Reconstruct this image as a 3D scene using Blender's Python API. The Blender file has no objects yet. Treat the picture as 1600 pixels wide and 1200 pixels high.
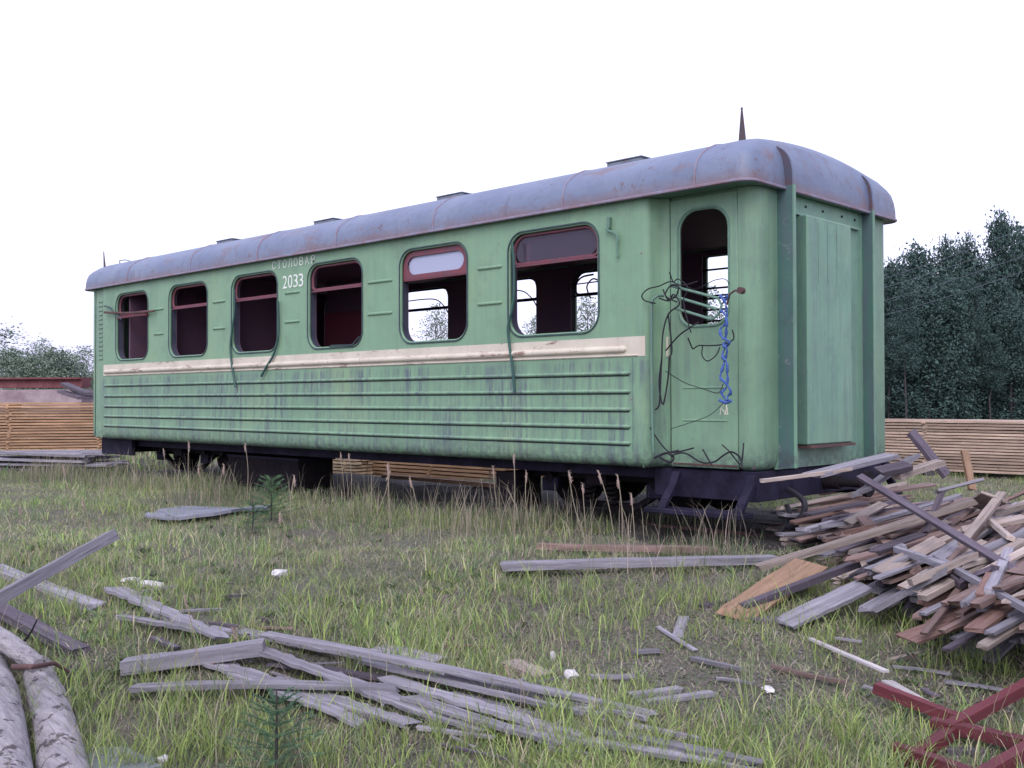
import bpy, bmesh, math, random
import numpy as np
from mathutils import Vector, Matrix, Euler
S = bpy.context.scene
C = S.collection
PI = math.pi
random.seed(11)
RNG = np.random.default_rng(7)

# ------------------------------------------------------------------ camera
CAM = Vector((4.20990272, -7.0, 1.15)); FPX = 1629.1657
YAW = math.radians(43.68653); PITCH = math.radians(0.83635); ROLL = math.radians(-0.1383)
FW = Vector((-math.sin(YAW)*math.cos(PITCH), math.cos(YAW)*math.cos(PITCH), math.sin(PITCH)))
_r = Vector((math.cos(YAW), math.sin(YAW), 0)); _u = _r.cross(FW)
RT = _r*math.cos(ROLL) + _u*math.sin(ROLL); UP = _u*math.cos(ROLL) - _r*math.sin(ROLL)
cd = bpy.data.cameras.new('camera'); cam = bpy.data.objects.new('camera', cd); C.objects.link(cam)
cd.sensor_width = 36; cd.lens = 36*FPX/1600; cd.clip_start = 0.05; cd.clip_end = 3000
M = Matrix((RT, UP, -FW)).transposed().to_4x4(); M.translation = CAM; cam.matrix_world = M
S.camera = cam

# ------------------------------------------------------------------ light
SUN_EL, SUN_AZ = math.radians(48), math.radians(-35)      # soft light from behind the photographer
w = bpy.data.worlds.new('World'); S.world = w; w.use_nodes = True
nt = w.node_tree; nt.nodes.clear()
sky = nt.nodes.new('ShaderNodeTexSky'); sky.sky_type = 'NISHITA'; sky.sun_disc = False
sky.sun_elevation = SUN_EL; sky.sun_rotation = math.radians(150); sky.air_density = 1.0; sky.dust_density = 4.0; sky.ozone_density = 1.0
hs = nt.nodes.new('ShaderNodeHueSaturation'); hs.inputs['Saturation'].default_value = 0.42; hs.inputs['Value'].default_value = 1.0
mx = nt.nodes.new('ShaderNodeMix'); mx.data_type = 'RGBA'; mx.inputs[0].default_value = 0.55
mx.inputs[7].default_value = (6.3, 6.3, 8.9, 1)           # the even white overcast
bg = nt.nodes.new('ShaderNodeBackground'); bg.inputs[1].default_value = 0.10
wo = nt.nodes.new('ShaderNodeOutputWorld')
nt.links.new(sky.outputs[0], hs.inputs['Color']); nt.links.new(hs.outputs[0], mx.inputs[6])
nt.links.new(mx.outputs[2], bg.inputs[0]); nt.links.new(bg.outputs[0], wo.inputs[0])
sl = bpy.data.lights.new('sun', 'SUN'); sl.energy = 0.55; sl.angle = math.radians(40); sl.color = (1.0, 0.95, 0.94)
so = bpy.data.objects.new('sun', sl); C.objects.link(so)
sd = Vector((math.sin(math.radians(150))*math.cos(SUN_EL), math.cos(math.radians(150))*math.cos(SUN_EL), math.sin(SUN_EL)))
so.rotation_euler = sd.to_track_quat('Z', 'Y').to_euler(); so.location = (3, -10, 20)
S.view_settings.view_transform = 'Standard'; S.view_settings.look = 'None'
S.view_settings.gamma = 1; S.view_settings.use_curve_mapping = False
S.view_settings.exposure = 1.24
S.render.engine = 'CYCLES'; S.cycles.max_bounces = 6

# ------------------------------------------------------------------ geometry helpers
def ray(px, py): return FW + RT*((px-800)/FPX) - UP*((py-600)/FPX)
def onY(px, py, y): d = ray(px, py); return CAM + d*((y-CAM.y)/d.y)
def onX(px, py, x): d = ray(px, py); return CAM + d*((x-CAM.x)/d.x)
def smooth(t): t = np.clip(t, 0, 1); return t*t*(3-2*t)
def gz(x, y):
    x = np.asarray(x, float); y = np.asarray(y, float)
    v = (x-CAM.x)*FW.x + (y-CAM.y)*FW.y
    z = -0.36*smooth((7.6-v)/4.4)
    z = z - .45*np.exp(-((x+10.2)/3.6)**4-((y-5.6)/2.0)**4)                     # dip behind the track
    near = np.exp(-((x+1)/14)**2-((y+2)/14)**2)*(1-np.exp(-((x-2.3)/2.2)**2-(y/2.)**2))
    z = z + near*(.022*np.sin(2.3*x+.7*y)+.018*np.sin(3.1*y-1.3*x+1)+.012*np.sin(5.7*x+4.1*y+2)+.010*np.sin(7.9*y-6.3*x))
    return z
def G(px, py, h=0.0):
    d = ray(px, py); t = 1.5
    for _ in range(60):
        p = CAM + d*t; e = p.z-(float(gz(p.x, p.y))+h)
        if abs(e) < 1e-4: break
        t += max(-.5, min(2.0, e/max(-d.z, .02)*.7))
    return CAM + d*t
def at_depth(px, py, dep): return CAM + ray(px, py)*dep

class MB:
    def __init__(s): s.v = []; s.f = []; s.sm = False
    def add(s, vs, fs):
        n = len(s.v); s.v += [tuple(v) for v in vs]; s.f += [tuple(i+n for i in f) for f in fs]; return s
    def box(s, a, b):
        x0, y0, z0 = a; x1, y1, z1 = b
        return s.add([(x0,y0,z0),(x1,y0,z0),(x1,y1,z0),(x0,y1,z0),(x0,y0,z1),(x1,y0,z1),(x1,y1,z1),(x0,y1,z1)],
                     [(0,3,2,1),(4,5,6,7),(0,1,5,4),(1,2,6,5),(2,3,7,6),(3,0,4,7)])
    def tube(s, pts, r, n=8, cap=True):
        pts = [Vector(p) for p in pts]; rs = r if isinstance(r, (list, tuple)) else [r]*len(pts)
        vs = []; prev = None
        for i, p in enumerate(pts):
            t = (pts[min(i+1, len(pts)-1)]-pts[max(i-1, 0)]).normalized()
            a = prev if prev is not None else (Vector((0,0,1)) if abs(t.z) < .9 else Vector((1,0,0)))
            b = t.cross(a).normalized(); a = b.cross(t).normalized(); prev = a
            for k in range(n):
                an = 2*PI*k/n; vs.append(p + (a*math.cos(an)+b*math.sin(an))*rs[i])
        fs = []
        for i in range(len(pts)-1):
            for k in range(n): fs.append((i*n+k, i*n+(k+1)%n, (i+1)*n+(k+1)%n, (i+1)*n+k))
        if cap: fs.append(tuple(range(n-1, -1, -1))); fs.append(tuple((len(pts)-1)*n+k for k in range(n)))
        return s.add(vs, fs)
    def bar(s, a, b, w, t):
        a = Vector(a); b = Vector(b); d = (b-a).normalized()
        side = d.cross(Vector((0,0,1)))
        side = Vector((1,0,0)) if side.length < 1e-3 else side.normalized()
        up = side.cross(d).normalized(); vs = []
        for p in (a, b):
            for q, r in ((-1,-1),(1,-1),(1,1),(-1,1)): vs.append(p+side*(q*w/2)+up*(r*t/2))
        return s.add(vs, [(0,3,2,1),(4,5,6,7),(0,1,5,4),(1,2,6,5),(2,3,7,6),(3,0,4,7)])
    def grid(s, rows, closed=False):
        n = len(rows[0]); vs = [p for r in rows for p in r]; fs = []
        for i in range(len(rows)-1):
            for k in range(n if closed else n-1):
                fs.append((i*n+k, i*n+(k+1)%n, (i+1)*n+(k+1)%n, (i+1)*n+k))
        return s.add(vs, fs)
    def disc(s, c, ax, r, t, n=24):
        c = Vector(c); ax = Vector(ax).normalized()
        return s.tube([c-ax*t/2, c+ax*t/2], r, n)
    def build(s, name, m, parent=None, smooth_ang=None, bevel=0):
        me = bpy.data.meshes.new(name); me.from_pydata(s.v, [], s.f); me.validate(); me.update()
        bm = bmesh.new(); bm.from_mesh(me); bmesh.ops.recalc_face_normals(bm, faces=bm.faces)
        if bevel: bmesh.ops.bevel(bm, geom=[e for e in bm.edges if e.is_manifold and e.calc_face_angle(0) > .6], offset=bevel, segments=1, affect='EDGES', clamp_overlap=True)
        if smooth_ang:
            for f in bm.faces: f.smooth = True
            for e in bm.edges:
                if e.is_manifold and e.calc_face_angle(0) > smooth_ang: e.smooth = False
        bm.to_mesh(me); bm.free()
        return link(name, me, m, parent)
def link(name, me, m, parent=None):
    o = bpy.data.objects.new(name, me); C.objects.link(o)
    if m and not me.materials: me.materials.append(m)
    if parent:
        o.parent = parent
        r = parent.parent or parent
        if parent.type == 'EMPTY': o.location = -Vector(parent.location)
    return o
def tag(o, label=None, cat=None, group=None, kind=None):
    if label: o['label'] = label
    if cat: o['category'] = cat
    if group: o['group'] = group
    if kind: o['kind'] = kind
    return o
def thing(name, label, cat, loc=(0,0,0), group=None):
    o = bpy.data.objects.new(name, None); C.objects.link(o); o.location = loc; o.empty_display_size = .1
    return tag(o, label, cat, group)

# ------------------------------------------------------------------ materials
def mat(name): m = bpy.data.materials.new(name); m.use_nodes = True; return m, m.node_tree, m.node_tree.nodes['Principled BSDF']
def nd(t, k, **kw):
    n = t.nodes.new(k)
    for a, b in kw.items(): setattr(n, a, b)
    return n
def coords(t, scale=(1,1,1), rnd=False, loc=(0,0,0)):
    tc = nd(t, 'ShaderNodeTexCoord'); mp = nd(t, 'ShaderNodeMapping'); mp.inputs['Scale'].default_value = scale; mp.inputs['Location'].default_value = loc
    t.links.new(tc.outputs['Object'], mp.inputs[0])
    if rnd:
        oi = nd(t, 'ShaderNodeObjectInfo'); va = nd(t, 'ShaderNodeVectorMath', operation='SCALE'); cb = nd(t, 'ShaderNodeCombineXYZ')
        t.links.new(oi.outputs['Random'], cb.inputs[0]); t.links.new(oi.outputs['Random'], cb.inputs[1]); t.links.new(oi.outputs['Random'], cb.inputs[2])
        t.links.new(cb.outputs[0], va.inputs[0]); va.inputs['Scale'].default_value = 57.0
        ad = nd(t, 'ShaderNodeVectorMath', operation='ADD'); t.links.new(mp.outputs[0], ad.inputs[0]); t.links.new(va.outputs[0], ad.inputs[1]); return ad.outputs[0]
    return mp.outputs[0]
def noise(t, vec, scale, detail=4, rough=.6):
    n = nd(t, 'ShaderNodeTexNoise'); n.inputs['Scale'].default_value = scale; n.inputs['Detail'].default_value = detail; n.inputs['Roughness'].default_value = rough
    t.links.new(vec, n.inputs['Vector']); return n.outputs['Fac']
def ramp(t, fac, stops):
    r = nd(t, 'ShaderNodeValToRGB'); e = r.color_ramp.elements
    while len(e) < len(stops): e.new(.5)
    for i, (p, c) in enumerate(stops): e[i].position = p; e[i].color = (*c, 1) if len(c) == 3 else (c[0], c[0], c[0], 1)
    t.links.new(fac, r.inputs[0]); return r.outputs[0]
def mixc(t, fac, a, b, mode='MIX'):
    m = nd(t, 'ShaderNodeMix', data_type='RGBA', blend_type=mode)
    for s, i in ((fac, 0), (a, 6), (b, 7)):
        if isinstance(s, (int, float)): m.inputs[i].default_value = s
        elif isinstance(s, tuple): m.inputs[i].default_value = (*s, 1)
        else: t.links.new(s, m.inputs[i])
    return m.outputs[2]
def mth(t, op, a, b=0.0):
    m = nd(t, 'ShaderNodeMath', operation=op)
    for s, i in ((a, 0), (b, 1)):
        if isinstance(s, (int, float)): m.inputs[i].default_value = s
        else: t.links.new(s, m.inputs[i])
    return m.outputs[0]
def bump(t, b, h, st=.3, dist=.01):
    n = nd(t, 'ShaderNodeBump'); n.inputs['Strength'].default_value = st; n.inputs['Distance'].default_value = dist
    t.links.new(h, n.inputs['Height']); t.links.new(n.outputs[0], b.inputs['Normal'])
def simple(name, c, rough=.6, c2=None, sc=6, metal=0):
    m, t, b = mat(name); b.inputs['Roughness'].default_value = rough; b.inputs['Metallic'].default_value = metal
    v = coords(t); n = noise(t, v, sc, 5)
    t.links.new(ramp(t, n, [(.35, c), (.65, c2 or tuple(x*.75 for x in c))]), b.inputs['Base Color']); bump(t, b, noise(t, v, sc*8, 3), .15, .004); return m
def ramp_z(t, z0, z1):
    tc = nd(t, 'ShaderNodeTexCoord'); sp = nd(t, 'ShaderNodeSeparateXYZ'); t.links.new(tc.outputs['Object'], sp.inputs[0])
    mr = nd(t, 'ShaderNodeMapRange'); mr.inputs['From Min'].default_value = z0; mr.inputs['From Max'].default_value = z1
    t.links.new(sp.outputs[2], mr.inputs[0]); return mr.outputs[0]

GREEN = (.178, .312, .198)
def green_paint(name, streak=1.0, lower=True, tint=(1,1,1)):
    m, t, b = mat(name); b.inputs['Roughness'].default_value = .42
    v = coords(t); big = noise(t, v, 1.1, 5, .6)
    g = tuple(a*c for a, c in zip(GREEN, tint))
    col = ramp(t, big, [(.3, tuple(x*.86 for x in g)), (.5, g), (.72, (g[0]*1.18, g[1]*1.04, g[2]*.96))])
    vs = coords(t, (9, 9, .5)); s1 = noise(t, vs, 1.9, 8, .8)
    sm = mth(t, 'MULTIPLY', ramp(t, s1, [(.44, (0,)), (.57, (1,))]), ramp(t, noise(t, coords(t, (1.3, 1, .8)), 1.7, 5, .7), [(.36, (.15,)), (.60, (1,))]))
    if lower:   # grime runs below the cream band
        z = ramp_z(t, .55, 1.50); zz = ramp(t, z, [(0., (.75,)), (.95, (.9,)), (1., (.18,))])
        sm = mth(t, 'MULTIPLY', sm, zz)
    sm = mth(t, 'MULTIPLY', sm, streak)
    col = mixc(t, sm, col, (.085, .10, .14))
    s2 = noise(t, coords(t, (26, 26, .9)), 1.6, 4, .7)
    if lower:
        s3 = mth(t, 'MULTIPLY', ramp(t, s2, [(.56, (0,)), (.68, (1,))]), ramp(t, ramp_z(t, .55, 1.50), [(.3, (0,)), (.9, (.9,)), (1., (0,))]))
        s3 = mth(t, 'MULTIPLY', s3, ramp(t, noise(t, coords(t, (1.2, 1, .1)), 1.5, 2), [(.45, (0,)), (.6, (1,))]))
        col = mixc(t, mth(t, 'MULTIPLY', s3, .75), col, (.13, .075, .09))
    sp = noise(t, v, 42, 3, .5); col = mixc(t, ramp(t, sp, [(.7, (0,)), (.76, (.6,))]), col, (.07, .05, .05))
    ru = noise(t, v, 4.5, 6, .7); col = mixc(t, ramp(t, ru, [(.68, (0,)), (.75, (.5,))]), col, (.13, .06, .045))
    dz = noise(t, v, 16, 5, .7); col = mixc(t, mth(t, 'MULTIPLY', ramp(t, ramp_z(t, .57, .80), [(0, (1,)), (1., (0,))]), ramp(t, dz, [(.38, (0,)), (.6, (.85,))])), col, (.05, .05, .065))
    ch = noise(t, v, 7.5, 8, .78); col = mixc(t, ramp(t, ch, [(.625, (0,)), (.635, (.6,))]), col, (.24, .27, .25)); col = mixc(t, ramp(t, ch, [(.66, (0,)), (.665, (.9,))]), col, (.11, .05, .04))
    bl = noise(t, v, 2.6, 6, .7); col = mixc(t, ramp(t, bl, [(.52, (0,)), (.70, (.45,))]), col, tuple(x*.62 for x in (g[0], g[1]*.9, g[2]*1.15)))
    rg = nd(t, 'ShaderNodeMapRange'); rg.inputs['To Min'].default_value = .32; rg.inputs['To Max'].default_value = .7; t.links.new(bl, rg.inputs[0]); t.links.new(rg.outputs[0], b.inputs['Roughness'])
    dent = mth(t, 'ADD', mth(t, 'MULTIPLY', noise(t, coords(t, (1, 1, .6)), 2.2, 2, .5), 1.0), mth(t, 'MULTIPLY', ch, .12))
    t.links.new(col, b.inputs['Base Color']); bump(t, b, dent, .55, .05); return m
MT = {}
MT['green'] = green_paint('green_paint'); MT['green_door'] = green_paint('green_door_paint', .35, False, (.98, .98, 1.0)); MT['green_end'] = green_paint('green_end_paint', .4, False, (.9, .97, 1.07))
MT['green_dark'] = green_paint('green_trim_and_shade_paint', .6, False, (.62, .70, .80)); MT['pillar_shade'] = green_paint('green_pillar_shade', .9, False, (.30, .42, .56))  # pillar tint is darkened to paint the shade on the webs
def cream():
    m, t, b = mat('cream_paint'); b.inputs['Roughness'].default_value = .5; v = coords(t)
    col = ramp(t, noise(t, v, 3, 4), [(.35, (.48, .43, .36)), (.65, (.58, .53, .44))])
    r = noise(t, coords(t, (1.2, 1, 5)), 2.6, 6, .75); col = mixc(t, ramp(t, r, [(.57, (0,)), (.64, (.85,))]), col, (.16, .075, .06))
    r2 = noise(t, coords(t, (7, 5, 1)), 3.0, 5, .7); col = mixc(t, ramp(t, r2, [(.60, (0,)), (.72, (.7,))]), col, (.26, .19, .22))
    t.links.new(col, b.inputs['Base Color']); return m
MT['cream'] = cream()
def roofm():
    m, t, b = mat('roof_paint'); b.inputs['Roughness'].default_value = .5; v = coords(t)
    col = ramp(t, noise(t, v, 1.3, 4), [(.3, (.115, .145, .235)), (.7, (.165, .20, .29))])
    r = noise(t, coords(t, (.8, 1.6, 1.6)), 1.9, 7, .72); col = mixc(t, ramp(t, r, [(.55, (0,)), (.67, (.75,))]), col, (.165, .11, .125))
    r2 = noise(t, v, 7, 8, .8); col = mixc(t, ramp(t, r2, [(.60, (0,)), (.63, (.8,))]), col, (.12, .06, .055)); r3 = noise(t, coords(t, (5, 2, 1.2)), 2.2, 6, .75); col = mixc(t, ramp(t, r3, [(.55, (0,)), (.7, (.6,))]), col, (.10, .085, .12))
    z = ramp(t, ramp_z(t, 2.82, 2.93), [(0, (1,)), (1, (0,))]); col = mixc(t, mth(t, 'MULTIPLY', z, ramp(t, r, [(.35, (0,)), (.5, (.8,))])), col, (.17, .10, .10))
    t.links.new(col, b.inputs['Base Color']); bump(t, b, mth(t, 'ADD', noise(t, v, 2.4, 3), mth(t, 'MULTIPLY', r2, .15)), .6, .05); return m
MT['roof'] = roofm()
MT['roof_dark'] = simple('rusty_roof_paint', (.06, .065, .11), .7, (.095, .05, .055), 7)
MT['spike'] = simple('dull_iron', (.055, .045, .06), .75, (.085, .05, .05), 12)
MT['rim'] = simple('roof_rim_paint', (.20, .13, .16), .6, (.22, .21, .30), 8)
MT['rust'] = simple('rusty_iron', (.12, .055, .05), .8, (.06, .035, .04), 9)
MT['under'] = simple('underframe_paint', (.009, .008, .018), .7, (.024, .021, .045), 5)
MT['dark'] = simple('dark_iron', (.008, .007, .010), .8, (.016, .012, .015), 8)
MT['red_frame'] = simple('red_window_frame', (.17, .04, .055), .55, (.12, .045, .065), 14)
MT['rubber'] = simple('rubber_seal', (.022, .045, .05), .6, (.045, .08, .09), 10); MT['lining'] = simple('window_jamb', (.035, .04, .065), .7, (.06, .06, .10), 6)
MT['cable'] = simple('cable_rubber', (.018, .018, .026), .55, (.03, .028, .035), 10)
MT['seal_hang'] = simple('hanging_seal_rubber', (.02, .07, .065), .55, (.03, .09, .075), 8)
MT['rope'] = simple('blue_rope', (.055, .12, .36), .75, (.03, .07, .25), 30)
MT['inner_dark'] = simple('inner_panel', (.095, .05, .095), .7, (.12, .06, .09), 3)
MT['inner_red'] = simple('inner_maroon', (.17, .03, .05), .6, (.11, .028, .045), 3)
MT['inner_grey'] = simple('inner_grey_panel', (.20, .24, .25), .6, (.14, .17, .19), 3)
for k_ in ('under', 'dark', 'cable'): MT[k_].node_tree.nodes['Principled BSDF'].inputs['Specular IOR Level'].default_value = .15
MT['letter'] = simple('white_lettering', (.72, .74, .70), .6, (.6, .66, .6), 12)
MT['letter_old'] = simple('faded_lettering', (.70, .74, .68), .6, (.52, .60, .54), 22)
MT['vent'] = simple('roof_vent_paint', (.16, .20, .24), .6, (.12, .12, .15), 7)
m, t, b = mat('dusty_glass'); b.inputs['Base Color'].default_value = (.42, .45, .62, 1); b.inputs['Roughness'].default_value = .25; b.inputs['Alpha'].default_value = .8; MT['glass'] = m
m, t, b = mat('dark_glass'); b.inputs['Base Color'].default_value = (.10, .08, .13, 1); b.inputs['Roughness'].default_value = .12; b.inputs['Alpha'].default_value = .35; MT['dglass'] = m

def wood(name, a, b2, c, rough=.8, dark=.55, sat_var=.25):
    m, t, b = mat(name); b.inputs['Roughness'].default_value = rough
    v = coords(t, (1.6, 26, 26), True); n = noise(t, v, 1.4, 6, .7)
    v2 = coords(t, (1, 1, 1), True); n2 = noise(t, v2, 2.6, 5, .65)
    col = ramp(t, n, [(.28, tuple(x*dark for x in a)), (.42, a), (.6, b2), (.78, c)])
    col = mixc(t, ramp(t, n2, [(.42, (0,)), (.66, (.6,))]), col, tuple(x*.6 for x in b2))
    ck = noise(t, coords(t, (.9, 75, 75), True), 1.3, 5, .75); col = mixc(t, ramp(t, ck, [(.59, (0,)), (.64, (.8,))]), col, tuple(x*.28 for x in a))
    vk = nd(t, 'ShaderNodeTexVoronoi'); vk.inputs['Scale'].default_value = 4.2; t.links.new(coords(t, (1, 2.2, 2.2), True), vk.inputs['Vector']); col = mixc(t, ramp(t, vk.outputs['Distance'], [(.045, (.85,)), (.085, (0,))]), col, tuple(x*.3 for x in a))
    oi = nd(t, 'ShaderNodeObjectInfo'); hv = nd(t, 'ShaderNodeHueSaturation')
    mr = nd(t, 'ShaderNodeMapRange'); t.links.new(oi.outputs['Random'], mr.inputs[0]); mr.inputs['To Min'].default_value = 1-sat_var*1.3; mr.inputs['To Max'].default_value = 1+sat_var
    t.links.new(mr.outputs[0], hv.inputs['Value']); t.links.new(col, hv.inputs['Color'])
    t.links.new(hv.outputs[0], b.inputs['Base Color']); bump(t, b, n, .5, .006); return m
WD = {}
WD['grey'] = wood('weathered_grey_wood', (.17, .16, .19), (.275, .26, .30), (.38, .36, .405))
WD['greydark'] = wood('dark_weathered_wood', (.07, .055, .075), (.11, .09, .12), (.17, .145, .18))
WD['brown'] = wood('brown_wood', (.14, .09, .08), (.23, .155, .14), (.33, .24, .22))
WD['red'] = wood('reddish_wood', (.13, .07, .06), (.20, .12, .10), (.28, .18, .15))
WD['pale'] = wood('pale_wood', (.29, .23, .205), (.38, .315, .285), (.47, .405, .37))
WD['bleached'] = wood('bleached_wood', (.38, .35, .36), (.50, .47, .47), (.60, .57, .57))
WD['tan'] = wood('tan_wood', (.25, .15, .095), (.34, .215, .14), (.42, .285, .20))
WD['stack'] = wood('sawn_board_wood', (.38, .27, .21), (.53, .40, .32), (.64, .51, .42), .8, .6, .24)
WD['stack_orange'] = wood('sawn_orange_board_wood', (.36, .21, .12), (.50, .31, .19), (.60, .41, .27), .8, .6, .24)
WD['fresh'] = wood('fresh_sawn_wood', (.50, .36, .22), (.64, .48, .31), (.72, .58, .42), .8, .6, .2)
WD['redpaint'] = wood('red_painted_wood', (.095, .016, .024), (.135, .024, .034), (.165, .045, .055), .6, .7, .1)
def bark():
    m, t, b = mat('peeling_bark'); b.inputs['Roughness'].default_value = .85
    v = coords(t, (1.0, 1.0, 1.0), True); n = noise(t, v, 11, 6, .75); n2 = noise(t, coords(t, (1.5, 14, 14), True), 2, 5, .7)
    col = ramp(t, n2, [(.3, (.22, .20, .23)), (.6, (.46, .43, .46))])
    col = mixc(t, ramp(t, n, [(.56, (0,)), (.60, (.9,))]), col, (.06, .045, .05))
    t.links.new(col, b.inputs['Base Color']); bump(t, b, mth(t, 'ADD', n, n2), 1.0, .05); return m
MT['bark'] = bark()

# ------------------------------------------------------------------ ground
def axis(c, n, span, k):
    t = np.linspace(-1, 1, n); return c + span*np.sinh(k*t)/np.sinh(k)
gx = axis(-1.5, 300, 420, 6.2); gy = axis(-1.2, 300, 420, 6.2)
XX, YY = np.meshgrid(gx, gy, indexing='ij'); ZZ = gz(XX, YY)
me = bpy.data.meshes.new('ground'); vv = np.stack([XX, YY, ZZ], -1).reshape(-1, 3)
ii = np.arange(300*300).reshape(300, 300); ff = np.stack([ii[:-1,:-1], ii[1:,:-1], ii[1:,1:], ii[:-1,1:]], -1).reshape(-1, 4)
def fast_mesh(me, vv, ff, k):
    me.vertices.add(len(vv)); me.vertices.foreach_set('co', vv.astype(np.float32).ravel())
    me.loops.add(ff.size); me.loops.foreach_set('vertex_index', ff.astype(np.int32).ravel())
    me.polygons.add(len(ff)); me.polygons.foreach_set('loop_start', (np.arange(len(ff))*k).astype(np.int32)); me.polygons.foreach_set('loop_total', np.full(len(ff), k, np.int32))
    me.update(calc_edges=True)
fast_mesh(me, vv, ff, 4)
for p in me.polygons: p.use_smooth = True
m, t, b = mat('soil_and_moss'); b.inputs['Roughness'].default_value = .95; v = coords(t)
n1 = noise(t, v, .9, 6, .65); n2 = noise(t, v, 5, 6, .7); n3 = noise(t, v, 30, 7, .8)
col = ramp(t, n1, [(.36, (.20, .175, .16)), (.48, (.185, .19, .125)), (.60, (.16, .185, .11)), (.75, (.28, .255, .235))])
col = mixc(t, ramp(t, n2, [(.45, (0,)), (.62, (.75,))]), col, (.17, .145, .14))
col = mixc(t, ramp(t, n3, [(.5, (0,)), (.62, (.8,))]), col, (.30, .27, .25))
col = mixc(t, ramp(t, n3, [(.38, (.9,)), (.45, (0,))]), col, (.03, .028, .025))
# soil under the carriage blackened to paint in its shade
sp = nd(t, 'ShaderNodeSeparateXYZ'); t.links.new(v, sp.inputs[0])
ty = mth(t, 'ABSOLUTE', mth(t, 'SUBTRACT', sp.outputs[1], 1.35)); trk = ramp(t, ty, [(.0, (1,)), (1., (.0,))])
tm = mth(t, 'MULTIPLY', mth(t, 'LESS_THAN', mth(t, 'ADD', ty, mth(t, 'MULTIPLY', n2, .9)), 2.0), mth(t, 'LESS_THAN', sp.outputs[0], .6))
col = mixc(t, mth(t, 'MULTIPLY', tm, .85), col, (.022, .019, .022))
t.links.new(col, b.inputs['Base Color']); bump(t, b, mth(t, 'ADD', n2, n3), 1.0, .06)
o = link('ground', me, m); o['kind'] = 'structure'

# ------------------------------------------------------------------ the railway carriage
CAR = thing('railway_carriage', 'abandoned light green dining carriage with cream stripe, blue grey roof and glassless windows', 'railway carriage', (-5.67, 1.3, 0))
XL, WY, ZB, ZE = -11.35, 2.6, 0.58, 2.82
RC = .16                                           # recess of the door bays
WIN = [(-10.45, -9.50), (-8.89, -7.91), (-7.31, -6.32), (-5.69, -4.71), (-4.07, -3.08), (-2.51, -1.45)]
OPP = [(-10.4, -9.6), (-8.8, -8.0), (-7.06, -6.04), (-5.50, -4.44), (-3.88, -2.82), (-2.03, -1.05)]
WZ0, WZ1 = 1.735, 2.68
def rrect(x0, x1, z0, z1, rt, rb=None, n=7):
    rb = rt if rb is None else rb; p = []
    for cx, cz, r, a0 in ((x1-rb, z0+rb, rb, -90), (x1-rt, z1-rt, rt, 0), (x0+rt, z1-rt, rt, 90), (x0+rb, z0+rb, rb, 180)):
        for k in range(n+1):
            a = math.radians(a0+90*k/n); p.append((cx+r*math.cos(a), cz+r*math.sin(a)))
    return p
def holed_plate(name, outline, holes, y, th, m, parent, plane='XZ', bev=.008):
    cu = bpy.data.curves.new(name, 'CURVE'); cu.dimensions = '2D'; cu.fill_mode = 'BOTH'; cu.extrude = th/2; cu.bevel_depth = bev; cu.bevel_resolution = 1
    for pl in [outline]+holes:
        s = cu.splines.new('POLY'); s.points.add(len(pl)-1); s.use_cyclic_u = True
        for q, (a, b_) in zip(s.points, pl): q.co = (a, b_, 0, 1)
    o = bpy.data.objects.new('tmp', cu); C.objects.link(o)
    dg = bpy.context.evaluated_depsgraph_get(); me = bpy.data.meshes.new_from_object(o.evaluated_get(dg)); bpy.data.objects.remove(o)
    me.name = name; me.materials.clear()
    Mx = Matrix(((1,0,0,0),(0,0,-1,y),(0,1,0,0),(0,0,0,1))) if plane == 'XZ' else Matrix(((0,0,1,y),(1,0,0,0),(0,1,0,0),(0,0,0,1)))
    me.transform(Mx); me.update(); return link(name, me, m, parent)
win_o = [rrect(a, b_, WZ0, WZ1, .17, .17) for a, b_ in WIN]
opp_o = [rrect(a, b_, WZ0, WZ1, *((.17, .17) if k < 5 else (.03, .03))) for k, (a, b_) in enumerate(OPP)]
SX0, SX1 = XL+.95, -.98                             # straight side walls run between the door bays
SX0 = -10.86
side = holed_plate('side_wall', [(SX0, .70), (SX1, .70), (SX1, 2.815), (SX0, 2.815)], win_o, .015, .03-.016, MT['green'], CAR)
opp = holed_plate('side_wall', [(SX0, .70), (SX1, .70), (SX1, 2.815), (SX0, 2.815)], opp_o, WY-.015, .03-.016, MT['green'], CAR)
def skin(name, path, prof, m, parent, flip=False):
    # prof: list of (inset, z); path: list of (x, y, nx, ny)
    mb = MB(); mb.grid([[(x-nx*i, y-ny*i, z) for x, y, nx, ny in path] for i, z in prof]); return mb.build(name, m, parent, .6)
TUCK = [(0, .702), (0, .66), (.008, .625), (.03, .595), (.07, .58), (.12, .578)]
mb = MB(); mb.grid([[(x, i, z) for x in (SX0, SX1)] for i, z in TUCK]); mb.build('sill_panel', MT['green'], CAR, .8)
mb = MB(); mb.grid([[(x, WY-i, z) for x in (SX0, SX1)] for i, z in TUCK]); mb.build('sill_panel', MT['green'], CAR, .8)
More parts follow.
